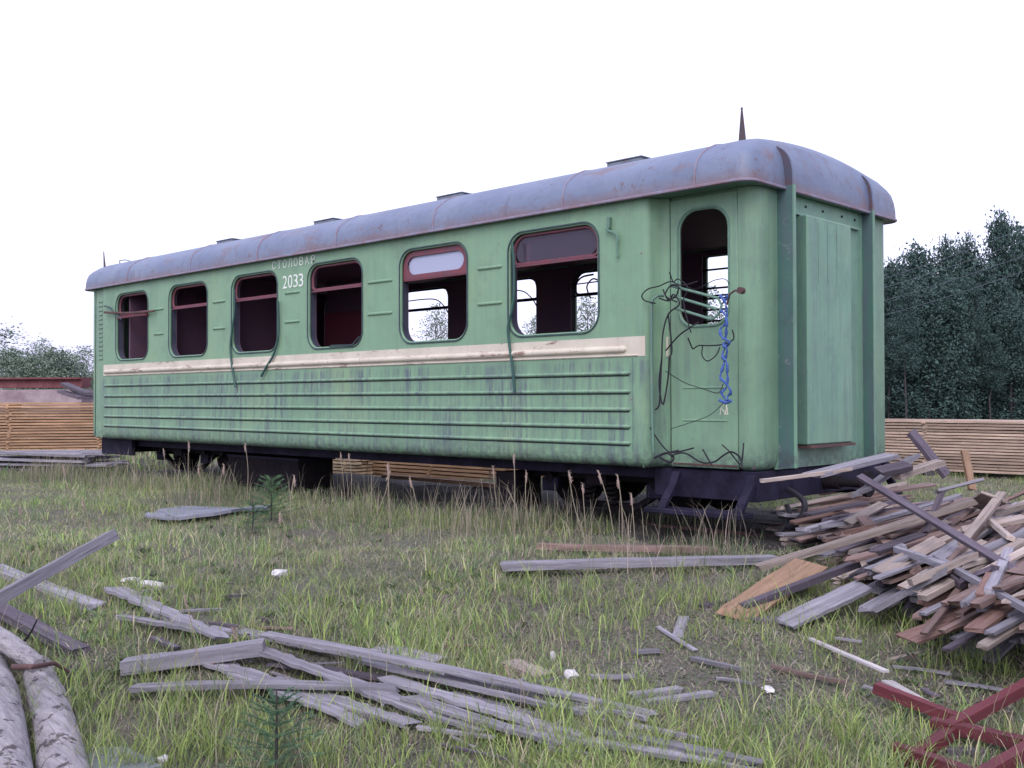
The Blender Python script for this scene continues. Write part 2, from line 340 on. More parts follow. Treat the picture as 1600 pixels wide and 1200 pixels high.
# door bays: S-shaped shoulders, posts and rounded corners, four of them
def arc(cx, cy, r, a0, a1, n=6): return [(cx+r*math.cos(math.radians(a0+(a1-a0)*k/n)), cy+r*math.sin(math.radians(a0+(a1-a0)*k/n))) for k in range(n+1)]
VP = [(0, ZE-.005), (0, .66), (.008, .625), (.03, .595), (.07, .58)]
def normals(p):
    out = []
    for i, (x, y) in enumerate(p):
        a = p[max(i-1, 0)]; c = p[min(i+1, len(p)-1)]; d = Vector((c[0]-a[0], c[1]-a[1])).normalized(); out.append((x, y, d.y, -d.x))
    return out
def mapx(p, far_end, far_side):
    q = [((XL-x) if far_end else x, (WY-y) if far_side else y) for x, y in p]
    return q
DX0, DX1 = -.80, -.175                              # door leaf
for fe in (0, 1):
    for fs in (0, 1):
        sgn = -1 if (fe+fs) % 2 else 1
        def mk(name, p, m, prof=VP):
            pp = normals(p); mb = MB()
            rows = []
            for i, z in prof:
                r = []
                for x, y, nx, ny in pp:
                    X, Y = x-nx*i, y-ny*i
                    r.append(((XL-X) if fe else X, (WY-Y) if fs else Y, z))
                rows.append(r)
            mb.grid(rows); return mb.build(name, m, CAR, .7)
        rc = .025 if (fe and not fs) else (.05 if fs else RC)
        sh = [(SX1, 0)] + arc(SX1+.0, .07, .07, -90, -15, 6) + [(SX1+.095, rc-.04), (SX1+.12, rc-.008), (SX1+.14, rc), (DX0-.012, rc)]
        if fe: sh = [(XL-SX0, 0)] + [(XL-SX0+dx, y) for dx, y in ((.02, .1*rc), (.04, .3*rc), (.05, .5*rc), (.06, .8*rc), (.07, rc))]
        mk('door_shoulder', sh, MT['green'])
        c0 = DX1+.012
        post = [(c0, rc), (-.13, rc)] + arc(-.13, rc+.13, .13, -84, 0, 8) + [(0, RC+.25), (0, .47)]
        mk('corner_post', post, MT['green_end'] if False else MT['green_door'])
        if fe == 0 or True:
            d0, d1 = DX0, DX1
            if fe: d0 = XL-SX0+.075
            f = lambda x: XL-x if fe else x
            a_, b_ = sorted((f(d0), f(d1))); y = (WY-rc-.012) if fs else rc+.012
            mid = (a_+b_)/2
            if fe and not fs:
                dp = MB().box((a_, rc+.004, .60), (b_, rc+.02, 2.81)).build('door', MT['green_door'], CAR)
                lv = MB()
                for k in range(14):
                    z = 1.76+k*.066; lv.box((a_+.10, rc-.012, z), (a_+.25, rc+.006, z+.030))
                lv.build('louvre', MT['green_door'], dp)
            else:
                dp = holed_plate('door', [(a_, .60), (b_, .60), (b_, 2.79), (a_, 2.79)], [rrect(mid-.235, mid+.235, 1.745, 2.69, .17, .14)], y, .012, MT['green_door'], CAR)
            if fe == 0 and fs == 0:
                MB().box((a_-.012, RC+.02, 2.795), (b_+.012, RC+.03, 2.82)).build('door_header', MT['green_door'], dp)
                r = MB()
                for z in (1.24, .975): r.tube([(mid-.20, RC+.001, z), (mid+.22, RC+.001, z)], .010, 8)
                r.build('pressed_rib', MT['green_door'], dp)
                MB().box((a_+.02, RC-.012, .612), (b_-.0, RC+.0, .625)).build('threshold_strip', MT['rust'], dp)
                g = MB().tube([(x_, RC-.002, z_) for x_, z_ in rrect(mid-.243, mid+.243, 1.737, 2.698, .17, .14)+[rrect(mid-.243, mid+.243, 1.737, 2.698, .17, .14)[0]]], .010, 6); g.build('window_rim', MT['green_dark'], dp, 1)
# end walls with gangway pillars
for fe in (0, 1):
    f = lambda x: XL-x if fe else x
    def B(mb, x0, x1, y0, y1, z0, z1): a, b_ = sorted((f(x0), f(x1))); mb.box((a, y0, z0), (b_, y1, z1)); return mb
    ew = B(MB(), -.03, -.001, .462, WY-.462, .585, ZE-.006).build('end_wall', MT['green_end'], CAR)
    sc = MB()
    for y in (.66, .95, 1.25, 1.6, 1.85): sc.tube([(f(-.003), y, 2.745), (f(.008), y, 2.745)], .010, 8)
    sc.build('bolt', MT['dark'], ew)
    B(MB(), 0, .094, .776, .784, .78, 2.64).build('panel_side_shade', MT['green_dark'], CAR)  # thin darker strip, paints the shade on the panel's side face
    pn = B(MB(), 0, .10, .785, 1.575, .77, 2.65).build('gangway_panel', MT['green_end'], CAR, None, .012)
    r = MB()
    for y in (.97, 1.13, 1.30): B(r, .098, .102, y, y+.005, 2.1, 2.60)
    r.build('panel_groove', MT['green_dark'], pn)
    B(MB(), .0, .115, .79, 1.60, .745, .768).build('panel_lip', MT['rust'], pn)
    B(MB(), .0, .03, .55, 1.90, 2.655, 2.675).build('panel_head', MT['green_end'], pn)
    for y, wx in ((.485, 1), (2.0, .72)):
        f = (lambda x, w=wx: XL-(x*w if x > 0 else x)) if fe else (lambda x, w=wx: (x*w if x > 0 else x))
        pr_ = [(-.02, .60), (.145, .60), (.145, 2.845), (-.02, 2.845)]; hd_ = [(-.02, 2.8455), (.145, 2.8455), (.145, 2.92), (.139, 2.985), (.125, 3.04), (.10, 3.09), (.065, 3.13), (.015, 3.165), (-.07, 3.195), (-.08, 3.05)]
        vs = [(f(x), y, z) for x, z in pr_]+[(f(x), y+.02, z) for x, z in pr_]; n = len(pr_)
        pill = MB().add(vs, [tuple(range(n)), tuple(range(2*n-1, n-1, -1))]+[(i, (i+1) % n, n+(i+1) % n, n+i) for i in range(n)]).build('gangway_pillar', MT['pillar_shade'], CAR)
        vs = [(f(x), y, z) for x, z in hd_]+[(f(x), y+.02, z) for x, z in hd_]; n = len(hd_)
        MB().add(vs, [tuple(range(n)), tuple(range(2*n-1, n-1, -1))]+[(i, (i+1) % n, n+(i+1) % n, n+i) for i in range(n)]).build('pillar_head', MT['roof_dark'], pill)
        for ed, mm in (([(x, z) for x, z in pr_[1:3]], 'green_end'), ([(x, z) for x, z in hd_[1:8]], 'roof')):
            r1 = [(f(x+.003), y-.003, z) for x, z in ed]; r2 = [(f(x+.003), y+.030, z) for x, z in ed]
            r3 = [(f(x-.010), y-.003, z) for x, z in ed]; r4 = [(f(x-.010), y+.030, z) for x, z in ed]
            MB().grid([r1, r2, r4, r3, r1]).build('pillar_flange', MT[mm], pill, .8)
# cream band with its half-round moulding, edge strips
BX0, BX1 = SX0+.01, SX1+.02
band = MB().box((BX0, -.004, 1.505), (SX1-.005, .0, 1.672)).box((SX1-.0049, -.003, 1.505), (SX1+.03, .012, 1.672)).build('cream_band', MT['cream'], CAR)
def half(mb, x0, x1, z, r, y=-.004, n=8, sq=1.0):
    pr_ = [(y-r*sq*math.sin(PI*k/n), z+r*math.cos(PI*k/n)) for k in range(n+1)]
    e = r*1.2
    rows = [[(x0, y, z) for _ in pr_], [(x0+e*.35, y+(a-y)*.75, z+(c-z)*.8) for a, c in pr_], [(x0+e, a, c) for a, c in pr_], [(x1-e, a, c) for a, c in pr_], [(x1-e*.35, y+(a-y)*.75, z+(c-z)*.8) for a, c in pr_], [(x1, y, z) for _ in pr_]]
    return mb.grid(rows)
half(MB(), BX0+.03, SX1-.16, 1.568, .030).build('band_moulding', MT['cream'], band, 1)
half(MB(), BX0, SX1-.04, 1.515, .008).build('band_strip', MT['cream'], band, 1)
MB().box((-.845, RC-.012, 1.50), (-.825, RC-.001, 1.665)).build('band_end', MT['cream'], band)
for z in (1.367, 1.214, 1.063, .918, .779):
    mb = MB(); half(mb, BX0+.02, -1.10, z, .017, .0, sq=1.1); rb = mb.build('side_rib', MT['green'], CAR, 1)
    MB().box((BX0+.03, -.003, z-.026), (-1.12, .0, z-.018)).build('rib_shadow_strip', MT['under'], rb)  # dark strip drawn as the shadow under the rib
mb = MB()
for z0, z1 in ((.70, 1.49),): mb.box((-1.085, -.0025, z0), (-1.078, .0, z1))
mb.build('panel_seam', MT['green_dark'], CAR)
for a, b_ in ((-9.32, -9.05), (-7.77, -7.47), (-6.16, -5.86), (-4.61, -4.20), (-2.93, -2.60)):
    for z in (2.40, 2.06):
        mb = MB(); half(mb, a, b_, z, .017, .0); mb.build('pressed_rib', MT['green'], side, 1)
# windows
def window(i, a, b_, near=True, glass=None):
    y = 0.0 if near else WY; s = 1 if near else -1
    wp = thing  # noqa
    path = rrect(a-.012, b_+.012, WZ0-.012, WZ1+.012, .18, .18); path = [(x, y-.003*s, z) for x, z in path]; path.append(path[0])
    fr = MB().tube(path, .009, 6).build('window', MT['rubber'], CAR, 1)
    # inner lining (depth of the wall)
    p2 = rrect(a-.0, b_+.0, WZ0-.0, WZ1+.0, .17, .17); p2.append(p2[0])
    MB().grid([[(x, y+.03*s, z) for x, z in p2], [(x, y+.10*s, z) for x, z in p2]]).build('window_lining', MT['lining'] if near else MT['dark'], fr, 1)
    # upper vent sash: red frame with rounded ends
    zt = WZ0+.665
    q = rrect(a+.028, b_-.028, zt, WZ1-.022, .15, .05) if i != 4 or not near else rrect(a+.028, b_-.028, zt, WZ1-.022, .12, .12)
    q3 = [(x, y+.045*s, z) for x, z in q]; q3.append(q3[0])
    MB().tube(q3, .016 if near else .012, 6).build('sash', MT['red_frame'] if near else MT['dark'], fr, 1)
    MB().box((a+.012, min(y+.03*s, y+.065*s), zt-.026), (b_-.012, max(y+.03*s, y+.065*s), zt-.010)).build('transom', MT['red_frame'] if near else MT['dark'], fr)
    if glass:
        qq = rrect(a+.04, b_-.04, zt+.005, WZ1-.03, .12, .12); n = len(qq)
        MB().add([(x, y+.050*s, z) for x, z in qq]+[(x, y+.054*s, z) for x, z in qq], [tuple(range(n)), tuple(range(2*n-1, n-1, -1))]).build('pane', MT[glass], fr)
    return fr
WO = []
for i, (a, b_) in enumerate(WIN): WO.append(window(i, a, b_, True, {4: 'glass', 5: 'dglass'}.get(i)))
for i, (a, b_) in enumerate(OPP[:5]):
    fr = window(i, a, b_, False)
# thicker red filling round the pane of the fifth window
a, b_ = WIN[4]; zt = WZ0+.665
holed_plate('sash_panel', rrect(a+.012, b_-.012, zt-.03, WZ1-.012, .16, .02), [rrect(a+.075, b_-.07, zt+.03, WZ1-.065, .10, .10)], .038, .012, MT['red_frame'], WO[4], bev=.002)
# leaning sash in the sixth window and the bottom sill bar of the fourth
a, b_ = WIN[5]
MB().tube([(a+.14, .10, 2.40), (a+.14, .13, 2.60), (a+.26, .14, 2.655), (b_-.08, .14, 2.655), (b_-.035, .13, 2.58), (b_-.03, .10, 2.42)], .022, 6).build('loose_sash', MT['red_frame'], WO[5], 1)
a, b_ = WIN[3]
MB().tube([(a+.43, -.014, WZ0+.000), (a+.44, -.014, WZ0+.015), (b_-.15, -.014, WZ0+.008), (b_-.03, -.014, WZ0+.09)], .009, 6).build('sill_bar', MT['rubber'], WO[3], 1)
# hanging rubber seals
def curve_tube(pts, r, n=6, sub=5):
    P = [Vector(p) for p in pts]; out = []
    for i in range(len(P)-1):
        p0, p1, p2, p3 = P[max(i-1,0)], P[i], P[i+1], P[min(i+2,len(P)-1)]
        for k in range(sub):
            u = k/sub; out.append(.5*((2*p1)+(p2-p0)*u+(2*p0-5*p1+4*p2-p3)*u*u+(3*p1-p0-3*p2+p3)*u**3))
    out.append(P[-1]); return MB().tube(out, r, n)
def yp(pts, y): return [onY(px, py, y) for px, py in pts]
curve_tube(yp([(366, 452), (366, 490), (362, 520), (360, 545), (363, 575), (368, 605)], -.03), .014).build('hanging_seal', MT['seal_hang'], WO[2], 1)
curve_tube(yp([(434, 470), (435, 505), (434, 530), (427, 555), (417, 572), (408, 588)], -.03), .014).build('hanging_seal', MT['seal_hang'], WO[2], 1)
curve_tube(yp([(800, 378), (803, 410), (803, 460), (800, 485), (794, 510), (796, 540), (801, 575), (804, 612)], -.03), .014).build('hanging_seal', MT['seal_hang'], WO[5], 1)
# lettering
def letters(txt, x0, x1, z0, z1, m, nm):
    cu = bpy.data.curves.new(nm, 'FONT'); cu.body = txt; cu.extrude = .001; o = bpy.data.objects.new('tmp', cu); C.objects.link(o)
    dg = bpy.context.evaluated_depsgraph_get(); me = bpy.data.meshes.new_from_object(o.evaluated_get(dg)); bpy.data.objects.remove(o); me.materials.clear()
    co = [v.co for v in me.vertices]; ax0, ax1 = min(c.x for c in co), max(c.x for c in co); ay0, ay1 = min(c.y for c in co), max(c.y for c in co)
    for v in me.vertices:
        x, y, z = v.co; v.co = (x0+(x-ax0)/(ax1-ax0)*(x1-x0), -.0035-z, z0+(y-ay0)/(ay1-ay0)*(z1-z0))
    return link(nm, me, m, CAR)
xs = np.linspace(-6.43, -5.54, 9)
for k, ch in enumerate('СТОЛОВАЯ'):
    letters(ch, xs[k]+.010, xs[k]+.010+.076, 2.70, 2.797, MT['letter_old'], 'faded_letter')
xs = np.linspace(-6.205, -5.775, 5)
for k, ch in enumerate('2033'):
    letters(ch, xs[k]+.006, xs[k]+.096, 2.455, 2.605, MT['letter'], 'number')

# roof
RR = [(0, ZE), (.004, 2.91), (.018, 2.98), (.045, 3.045), (.09, 3.085), (.18, 3.13), (.30, 3.155), (.50, 3.17), (.80, 3.18), (1.1, 3.185), (1.32, 3.186)]
rx0, rx1, ry0, ry1 = XL-.09, .07, -.06, WY+.06
def roof_ring(d):
    ex = .5; r = max(.02, .125-.05*d); x0, x1, y0, y1 = rx0+d*ex, rx1-d*ex, ry0+d, ry1-d
    r = min(r, (y1-y0)/2*.98); p = []
    for cx, cy, a0 in ((x1-r, y0+r, -90), (x1-r, y1-r, 0), (x0+r, y1-r, 90), (x0+r, y0+r, 180)):
        for k in range(9): a = math.radians(a0+90*k/8); p.append((cx+r*math.cos(a), cy+r*math.sin(a)))
    q = []
    for i in range(len(p)):
        a = p[i]; b2 = p[(i+1) % len(p)]; n = 12 if (i % 9 == 8) else 1
        for k in range(n): q.append((a[0]+(b2[0]-a[0])*k/n, a[1]+(b2[1]-a[1])*k/n))
    return q
def arch(y): return .13*max(0, 1-((y-1.3)/1.36)**2)
def roof_z(d, zb, y): return zb + arch(y)*min(1, d/.16)**1.0*1.0 if d > 0 else zb
rows = []
for d, zb in RR: rows.append([(x, y, zb + arch(y)*min(1, d/.25)) for x, y in roof_ring(d)])
roof = MB().grid(rows, True).build('roof', MT['roof'], CAR, 1.0)
ring0 = roof_ring(0); lip = [(x, y, ZE+.004) for x, y in ring0]; lip.append(lip[0])
MB().tube(lip, .014, 6).build('roof_rim', MT['rim'], roof, 1)
ri = roof_ring(.012); n = len(ri); MB().add([(x, y, ZE-.001) for x, y in ri]+[(x, y, ZE+.012) for x, y in ri], [tuple(range(n)), tuple(range(2*n-1, n-1, -1))]).build('roof_soffit', MT['green_dark'], roof)
def roof_pts(x, off=.004): return [(x, ry0+d-off*(1-min(1, d/.2)), zb+arch(ry0+d)*min(1, d/.25)+off*.6) for d, zb in RR]
for k, x in enumerate((-10.0, -8.25, -6.65, -5.1, -3.5, -1.8, -.42)):
    pts = roof_pts(x, .002); full = pts+[(p[0], WY-p[1], p[2]) for p in pts[::-1]]
    MB().tube(full, .009, 6).build('roof_seam', MT['rim'], roof, 1)
for x in (-9.50, -7.10, -4.72, -2.24):
    x += .08; vb = MB().box((x+.0, 1.02, 3.28), (x+.42, 1.58, 3.462)).build('roof_vent', MT['vent'], roof, None, .008)
    MB().box((x-.008, 1.012, 3.463), (x+.428, 1.588, 3.472)).build('vent_cap', MT['vent'], vb)
sp_ = onY(1160, 225, .6); sp2 = onY(1159, 168, .6)
mb = MB(); vs = []
for p, w_ in ((sp_+Vector((0,0,-.02)), .032), (sp_.lerp(sp2, .5), .018), (sp_.lerp(sp2, .93), .007), (sp2, .009)):
    vs += [(p.x-w_, p.y-w_*.5, p.z), (p.x+w_, p.y-w_*.5, p.z), (p.x+w_, p.y+w_*.5, p.z), (p.x-w_, p.y+w_*.5, p.z)]
mb.add(vs, [(3,2,1,0), (12,13,14,15)]+[(4*i+k, 4*i+(k+1)%4, 4*i+4+(k+1)%4, 4*i+4+k) for i in range(3) for k in range(4)]).build('lamp_bracket', MT['spike'], roof)
MB().tube([onY(164, 424, .25), onY(162, 393, .25)], [.02, .006], 6).build('lamp_bracket', MT['spike'], roof)
MB().tube([onY(187, 418, .3), onY(187, 407, .3), onY(196, 406, .3), onY(222, 413, .3)], .008, 5).build('aerial_rail', MT['vent'], roof, 1)

# interior
fl = MB().box((XL+.05, .20, .60), (-.05, WY-.20, .66)).build('cabin_floor', MT['inner_dark'], CAR)
MB().box((XL+.1, .20, 2.74), (-.1, WY-.20, 2.80)).build('ceiling', MT['inner_dark'], CAR)
# inner linings of the side walls
for y, hol in ((.106, win_o), (WY-.106, opp_o)):
    holed_plate('inner_lining', [(XL+.9, .67), (-1.0, .67), (-1.0, 2.73), (XL+.9, 2.73)], hol, y, .006, MT['inner_dark'], CAR, bev=.001)
def wall(x0, x1, y0, y1, m, z1=2.73, nm='partition'): return MB().box((x0, y0, .665), (x1, y1, z1)).build(nm, MT[m], CAR)
wall(-10.2, -7.75, 1.55, 1.58, 'inner_dark'); wall(-7.71, -6.62, 1.70, 1.73, 'inner_red', 2.35); wall(-7.71, -6.62, 1.735, 1.76, 'inner_dark')
wall(-7.75, -7.71, .12, 1.58, 'inner_dark'); wall(-9.2, -9.16, .12, 1.55, 'inner_dark');
wall(-8.55, -8.48, 1.50, 1.545, 'inner_grey'); wall(-8.36, -8.30, 1.50, 1.545, 'inner_grey')
wall(-1.0, -.96, .12, .55, 'inner_dark'); wall(-1.0, -.96, 1.9, 2.48, 'inner_dark'); wall(-10.3, -10.26, .12, 1.0, 'inner_dark')
# bars over the far window seen through the door
a, b_ = OPP[5]
for z in (2.53, 2.33, 2.25, 2.22, 2.10, 1.98, 1.86): MB().tube([(a-.02, WY-.07, z), (b_+.02, WY-.07, z)], .011, 6).build('window_guard_bar', MT['dark'], CAR)
for i in (2, 3, 4):
    a, b_ = OPP[i]; mb = curve_tube([(a, WY-.08, 2.52), (b_-.35, WY-.08, 2.52), (b_-.12, WY-.08, 2.42), (b_-.02, WY-.08, 2.30)], .008); mb.build('loose_window_strip', MT['dark'], CAR)
a, b_ = OPP[4]
mb = curve_tube([(a+.06, WY-.05, 2.38), (a+.02, WY-.05, 2.50), (a+.12, WY-.05, 2.60), (a+.3, WY-.05, 2.62)], .012); mb.build('loose_window_strip', MT['dark'], CAR)
mb = curve_tube([(a+.26, WY-.05, 2.34), (a+.2, WY-.05, 2.48), (a+.3, WY-.05, 2.57), (a+.45, WY-.05, 2.50)], .010); mb.build('loose_window_strip', MT['dark'], CAR)
# opening under the window of the second bay: mirror glass sliver
MB().box((-8.15, .5, 1.80), (-7.98, .52, 2.45)).build('inner_mirror', MT['inner_grey'], CAR, None, .004)

# underframe
uf = MB(); uf.box((XL+.1, .30, .475), (-.1, .40, .576)); uf.box((XL+.1, WY-.40, .475), (-.1, WY-.30, .576))
for x in np.arange(XL+.5, -.5, 1.0): uf.box((x, .401, .485), (x+.08, WY-.401, .575))
ufo = uf.build('underframe', MT['under'], CAR)
for f in (lambda x: x, lambda x: XL-x):
    e = MB()
    a, b_ = sorted((f(-1.0), f(-.025))); e.box((a, RC+.03, .34), (b_, RC+.09, .577)); e.box((a, WY-RC-.09, .34), (b_, WY-RC-.03, .577))
    a, b_ = sorted((f(-.085), f(-.025))); e.box((a, RC+.091, .34), (b_, WY-RC-.091, .577)); e.build('buffer_beam', MT['under'], ufo, None, .006)
    cp = MB(); a, b_ = f(-.02), f(.34); cp.tube([(a, 1.3, .44), (f(.12), 1.3, .44)], .06, 12); cp.tube([(f(.12), 1.3, .44), (b_, 1.3, .44)], .035, 10)
    cp.tube([(b_, 1.3, .44), (f(.38), 1.3, .44)], .11, 14); cp.build('coupler', MT['dark'], ufo, .8)
curve_tube([(.0, .62, .42), (.10, .60, .38), (.17, .58, .32), (.16, .56, .22), (.10, .55, .16), (.04, .56, .12)], .026).build('brake_hose', MT['cable'], ufo, 1)
curve_tube([(.0, .60, .30), (.03, .60, .22), (.00, .58, .12), (-.05, .56, .06)], .022).build('brake_hose', MT['cable'], ufo, 1)
bb = MB().box((-8.1, .42, .04), (-6.5, .95, .43)).build('battery_box', MT['dark'], CAR, None, .01)
MB().box((-8.12, .41, .40), (-6.48, .97, .428)).build('box_lid', MT['under'], bb)
MB().box((-3.02, .34, .10), (-2.75, .7, .44)).build('battery_box', MT['dark'], CAR)
# steps
for f, ysg in ((lambda x: x, 0), (lambda x: x, 1)):
    Y = lambda y: WY-y if ysg else y
    st = MB(); st.add([(f(-.86), Y(-.16), .235), (f(.03), Y(-.16), .235), (f(.03), Y(.05), .235), (f(-.86), Y(.05), .235), (f(-.86), Y(-.16), .275), (f(.03), Y(-.16), .275), (f(.03), Y(.05), .275), (f(-.86), Y(.05), .275)],
           [(0,3,2,1),(4,5,6,7),(0,1,5,4),(1,2,6,5),(2,3,7,6),(3,0,4,7)])
    so_ = st.build('step', MT['under'], CAR, None, .006)
    for x in (-.72, -.02):
        hg = MB(); w_ = .04
        pth = [(x, .12, .55), (x, .06, .44), (x, -.05, .33), (x, -.10, .26)]
        for p, q in zip(pth, pth[1:]): hg.bar((f(p[0]), Y(p[1]), p[2]), (f(q[0]), Y(q[1]), q[2]), .07, .035)
        hg.build('step_hanger', MT['under'], so_)
# bogies
for bx in (-1.85, XL+1.85):
    bg_ = MB().box((bx-.12, .45, .36), (bx+.12, WY-.45, .46)).build('bogie', MT['dark'], CAR)
    for y in (.62, WY-.62):
        s = MB(); yy = (y-.035, y+.035)
        s.box((bx-1.0, yy[0], .40), (bx+1.0, yy[1], .455)); s.box((bx-.35, yy[0]+.005, .14), (bx+.35, yy[1]-.005, .20))
        s.bar((bx-.75, y, .40), (bx-.35, y, .17), .06, .05); s.bar((bx+.75, y, .40), (bx+.35, y, .17), .06, .05)
        fr = s.build('side_frame', MT['dark'], bg_)
        for dx in (-.62, .62):
            ab = MB().box((bx+dx-.10, y-.11 if y < 1 else y+.036, .27), (bx+dx+.10, y-.036 if y < 1 else y+.11, .40)).build('axle_box', MT['under'], bg_, None, .01)
        for dx in (-.13, .13):
            sp = MB()
            sp.tube([(bx+dx+.055*math.cos(a), y+.055*math.sin(a)+(-.09 if y < 1 else .09), .17+.22*a/(10*PI)) for a in np.linspace(0, 10*PI, 60)], .014, 5)
            sp.build('spring', MT['dark'], bg_)
    for dx in (-.62, .62):
        wh = MB(); wh.tube([(bx+dx, .5, .40), (bx+dx, WY-.5, .40)], .05, 10)
        for y, s_ in ((.93, 1), (WY-.93, -1)):
            wh.tube([(bx+dx, y-.06*s_, .40), (bx+dx, y+.03*s_, .40)], .285, 28); wh.tube([(bx+dx, y+.03*s_, .40), (bx+dx, y+.055*s_, .40)], .315, 28)
        wh.build('wheelset', MT['dark'], bg_, .6)

# handrail, guard bars and small fittings by the near door
hr = [onY(1021, 706, -.02), onY(1019, 640, -.02), onY(1018, 560, -.02), onY(1018, 480, -.02), onY(1020, 467, -.02), onY(1028, 462, .0), onY(1036, 462, .06)]
MB().tube(hr, .013, 8).build('handrail', MT['green_dark'], CAR, 1)
gb = MB()
for p, q in (((1047, 446), (1122, 466)), ((1050, 462), (1120, 483)), ((1053, 481), (1112, 499))):
    gb.tube([onY(*p, -.03), onY(*q, -.06)], .012, 8)
gb.tube([onY(1122, 466, -.06), onY(1128, 478, -.06), onY(1122, 492, -.06), onY(1112, 499, -.06)], .010, 6)
gb.build('door_guard_rail', MT['green_dark'], CAR, 1)
kb = MB(); k0 = onY(1158, 454, -.02); kb.disc(k0, (0,1,0), .026, .05, 14); kb.tube([k0, onY(1148, 454, -.0), onY(1140, 460, .02), onY(1136, 476, .04)], .008, 6); kb.build('door_holder', MT['rust'], CAR, .8)
curve_tube(yp([(951, 340), (951, 357), (947, 358), (952, 361), (960, 364), (965, 371), (964, 385), (965, 402)], -.03), .012, 6, 3).build('marker_lamp_bracket', MT['green_dark'], CAR, 1)
MB().box((onY(948, 350, -.02).x, -.02, 2.60), (onY(954, 350, -.02).x, -.012, 2.70)).build('lamp_plate', MT['green_dark'], CAR)
curve_tube(yp([(163, 478), (172, 481), (178, 489), (184, 492), (190, 499)], -.04), .012).build('wall_bracket', MT['rubber'], CAR, 1)
curve_tube(yp([(163, 488), (200, 489), (240, 486)], -.05), .016).build('wall_bracket', MT['rust'], CAR, 1)
curve_tube(yp([(184, 497), (205, 494), (230, 491)], -.03), .02).build('wall_bracket', MT['inner_red'], CAR, 1)

# ------------------------------------------------------------------ track
def solo(o, label, cat, group=None): return tag(o, label, cat, group)
RP = [(-.055, 0), (.055, 0), (.055, .012), (.012, .025), (.012, .075), (.03, .085), (.03, .11), (-.03, .11), (-.03, .085), (-.012, .075), (-.012, .025), (-.055, .012)]
for k, y in enumerate((.92, 1.68)):
    n = len(RP); vs = [(x, y+a, b_-.115) for x in (-26, 1.2) for a, b_ in RP]
    solo(MB().add(vs, [tuple(range(n)), tuple(range(2*n-1, n-1, -1))]+[(i, (i+1) % n, n+(i+1) % n, n+i) for i in range(n)]).build('rail', MT['rust']), ('nearer' if k == 0 else 'farther')+' rusty rail running under the green carriage', 'rail', 'rails under the carriage')
slp = MB().box((-.11, -.75, -.10), (.11, .75, .0)).build('sleeper', WD['greydark'], None, None, .01); slp.location = (1.4, 1.3, -.07)
solo(slp, 'dark wooden sleeper under the rails beneath the carriage', 'railway sleeper', 'sleepers under the rails')
for k in range(1, 30):
    o = slp.copy(); C.objects.link(o); o.location = (1.4-.62*k, 1.3, -.07); o.rotation_euler.z = random.uniform(-.03, .03)

# ------------------------------------------------------------------ boards
def plank_mesh(name, L, W, T, m, seed=0, warp=.006, jag=.5, n=8, bend=0, taper=0, wob=.05):
    rr = random.Random(seed); vs = []; fs = []
    wb = rr.uniform(-1, 1)*warp*L; wc = rr.uniform(-1, 1)*warp*L*.6
    for i in range(n+1):
        u = i/n; x = (u-.5)*L
        w0 = W*(1-taper*u)*(1+rr.uniform(-wob, wob)); w1 = W*(1-taper*u)*(1+rr.uniform(-wob, wob))
        z = 4*wb*(u-.5)**2 + bend*4*(u-.5)**2; y = 4*wc*(u-.5)**2
        for a, b_ in ((-w0/2, -T/2), (w1/2, -T/2), (w1/2, T/2), (-w0/2, T/2)):
            dx = rr.uniform(-jag, jag)*W*.35 if i in (0, n) else 0
            vs.append((x+dx, y+a, z+b_+rr.uniform(-.04, .04)*T))
    for i in range(n):
        for k in range(4): a = i*4+k; b_ = i*4+(k+1) % 4; fs.append((a, b_, b_+4, a+4))
    fs.append((3, 2, 1, 0)); fs.append((n*4, n*4+1, n*4+2, n*4+3))
    me = bpy.data.meshes.new(name); me.from_pydata(vs, [], fs); me.update(); me.materials.append(m); return me
_seed = [100]
def plank(name, A, B_, W, T, m, label, cat='plank', group=None, roll=0, jag=.5, warp=.004, bend=0, taper=0, n=10, wob=.06):
    A = Vector(A); B_ = Vector(B_); L = (B_-A).length; d = (B_-A).normalized(); _seed[0] += 1
    me = plank_mesh(name, L, W, T, m, _seed[0], warp, jag, n, bend, taper, wob)
    o = bpy.data.objects.new(name, me); C.objects.link(o)
    sd_ = Vector((0,0,1)).cross(d).normalized(); up = d.cross(sd_).normalized()
    R = Matrix((d, sd_, up)).transposed() @ Matrix.Rotation(roll, 3, 'X')
    o.matrix_world = Matrix.Translation((A+B_)/2) @ R.to_4x4()
    return tag(o, label, cat, group)

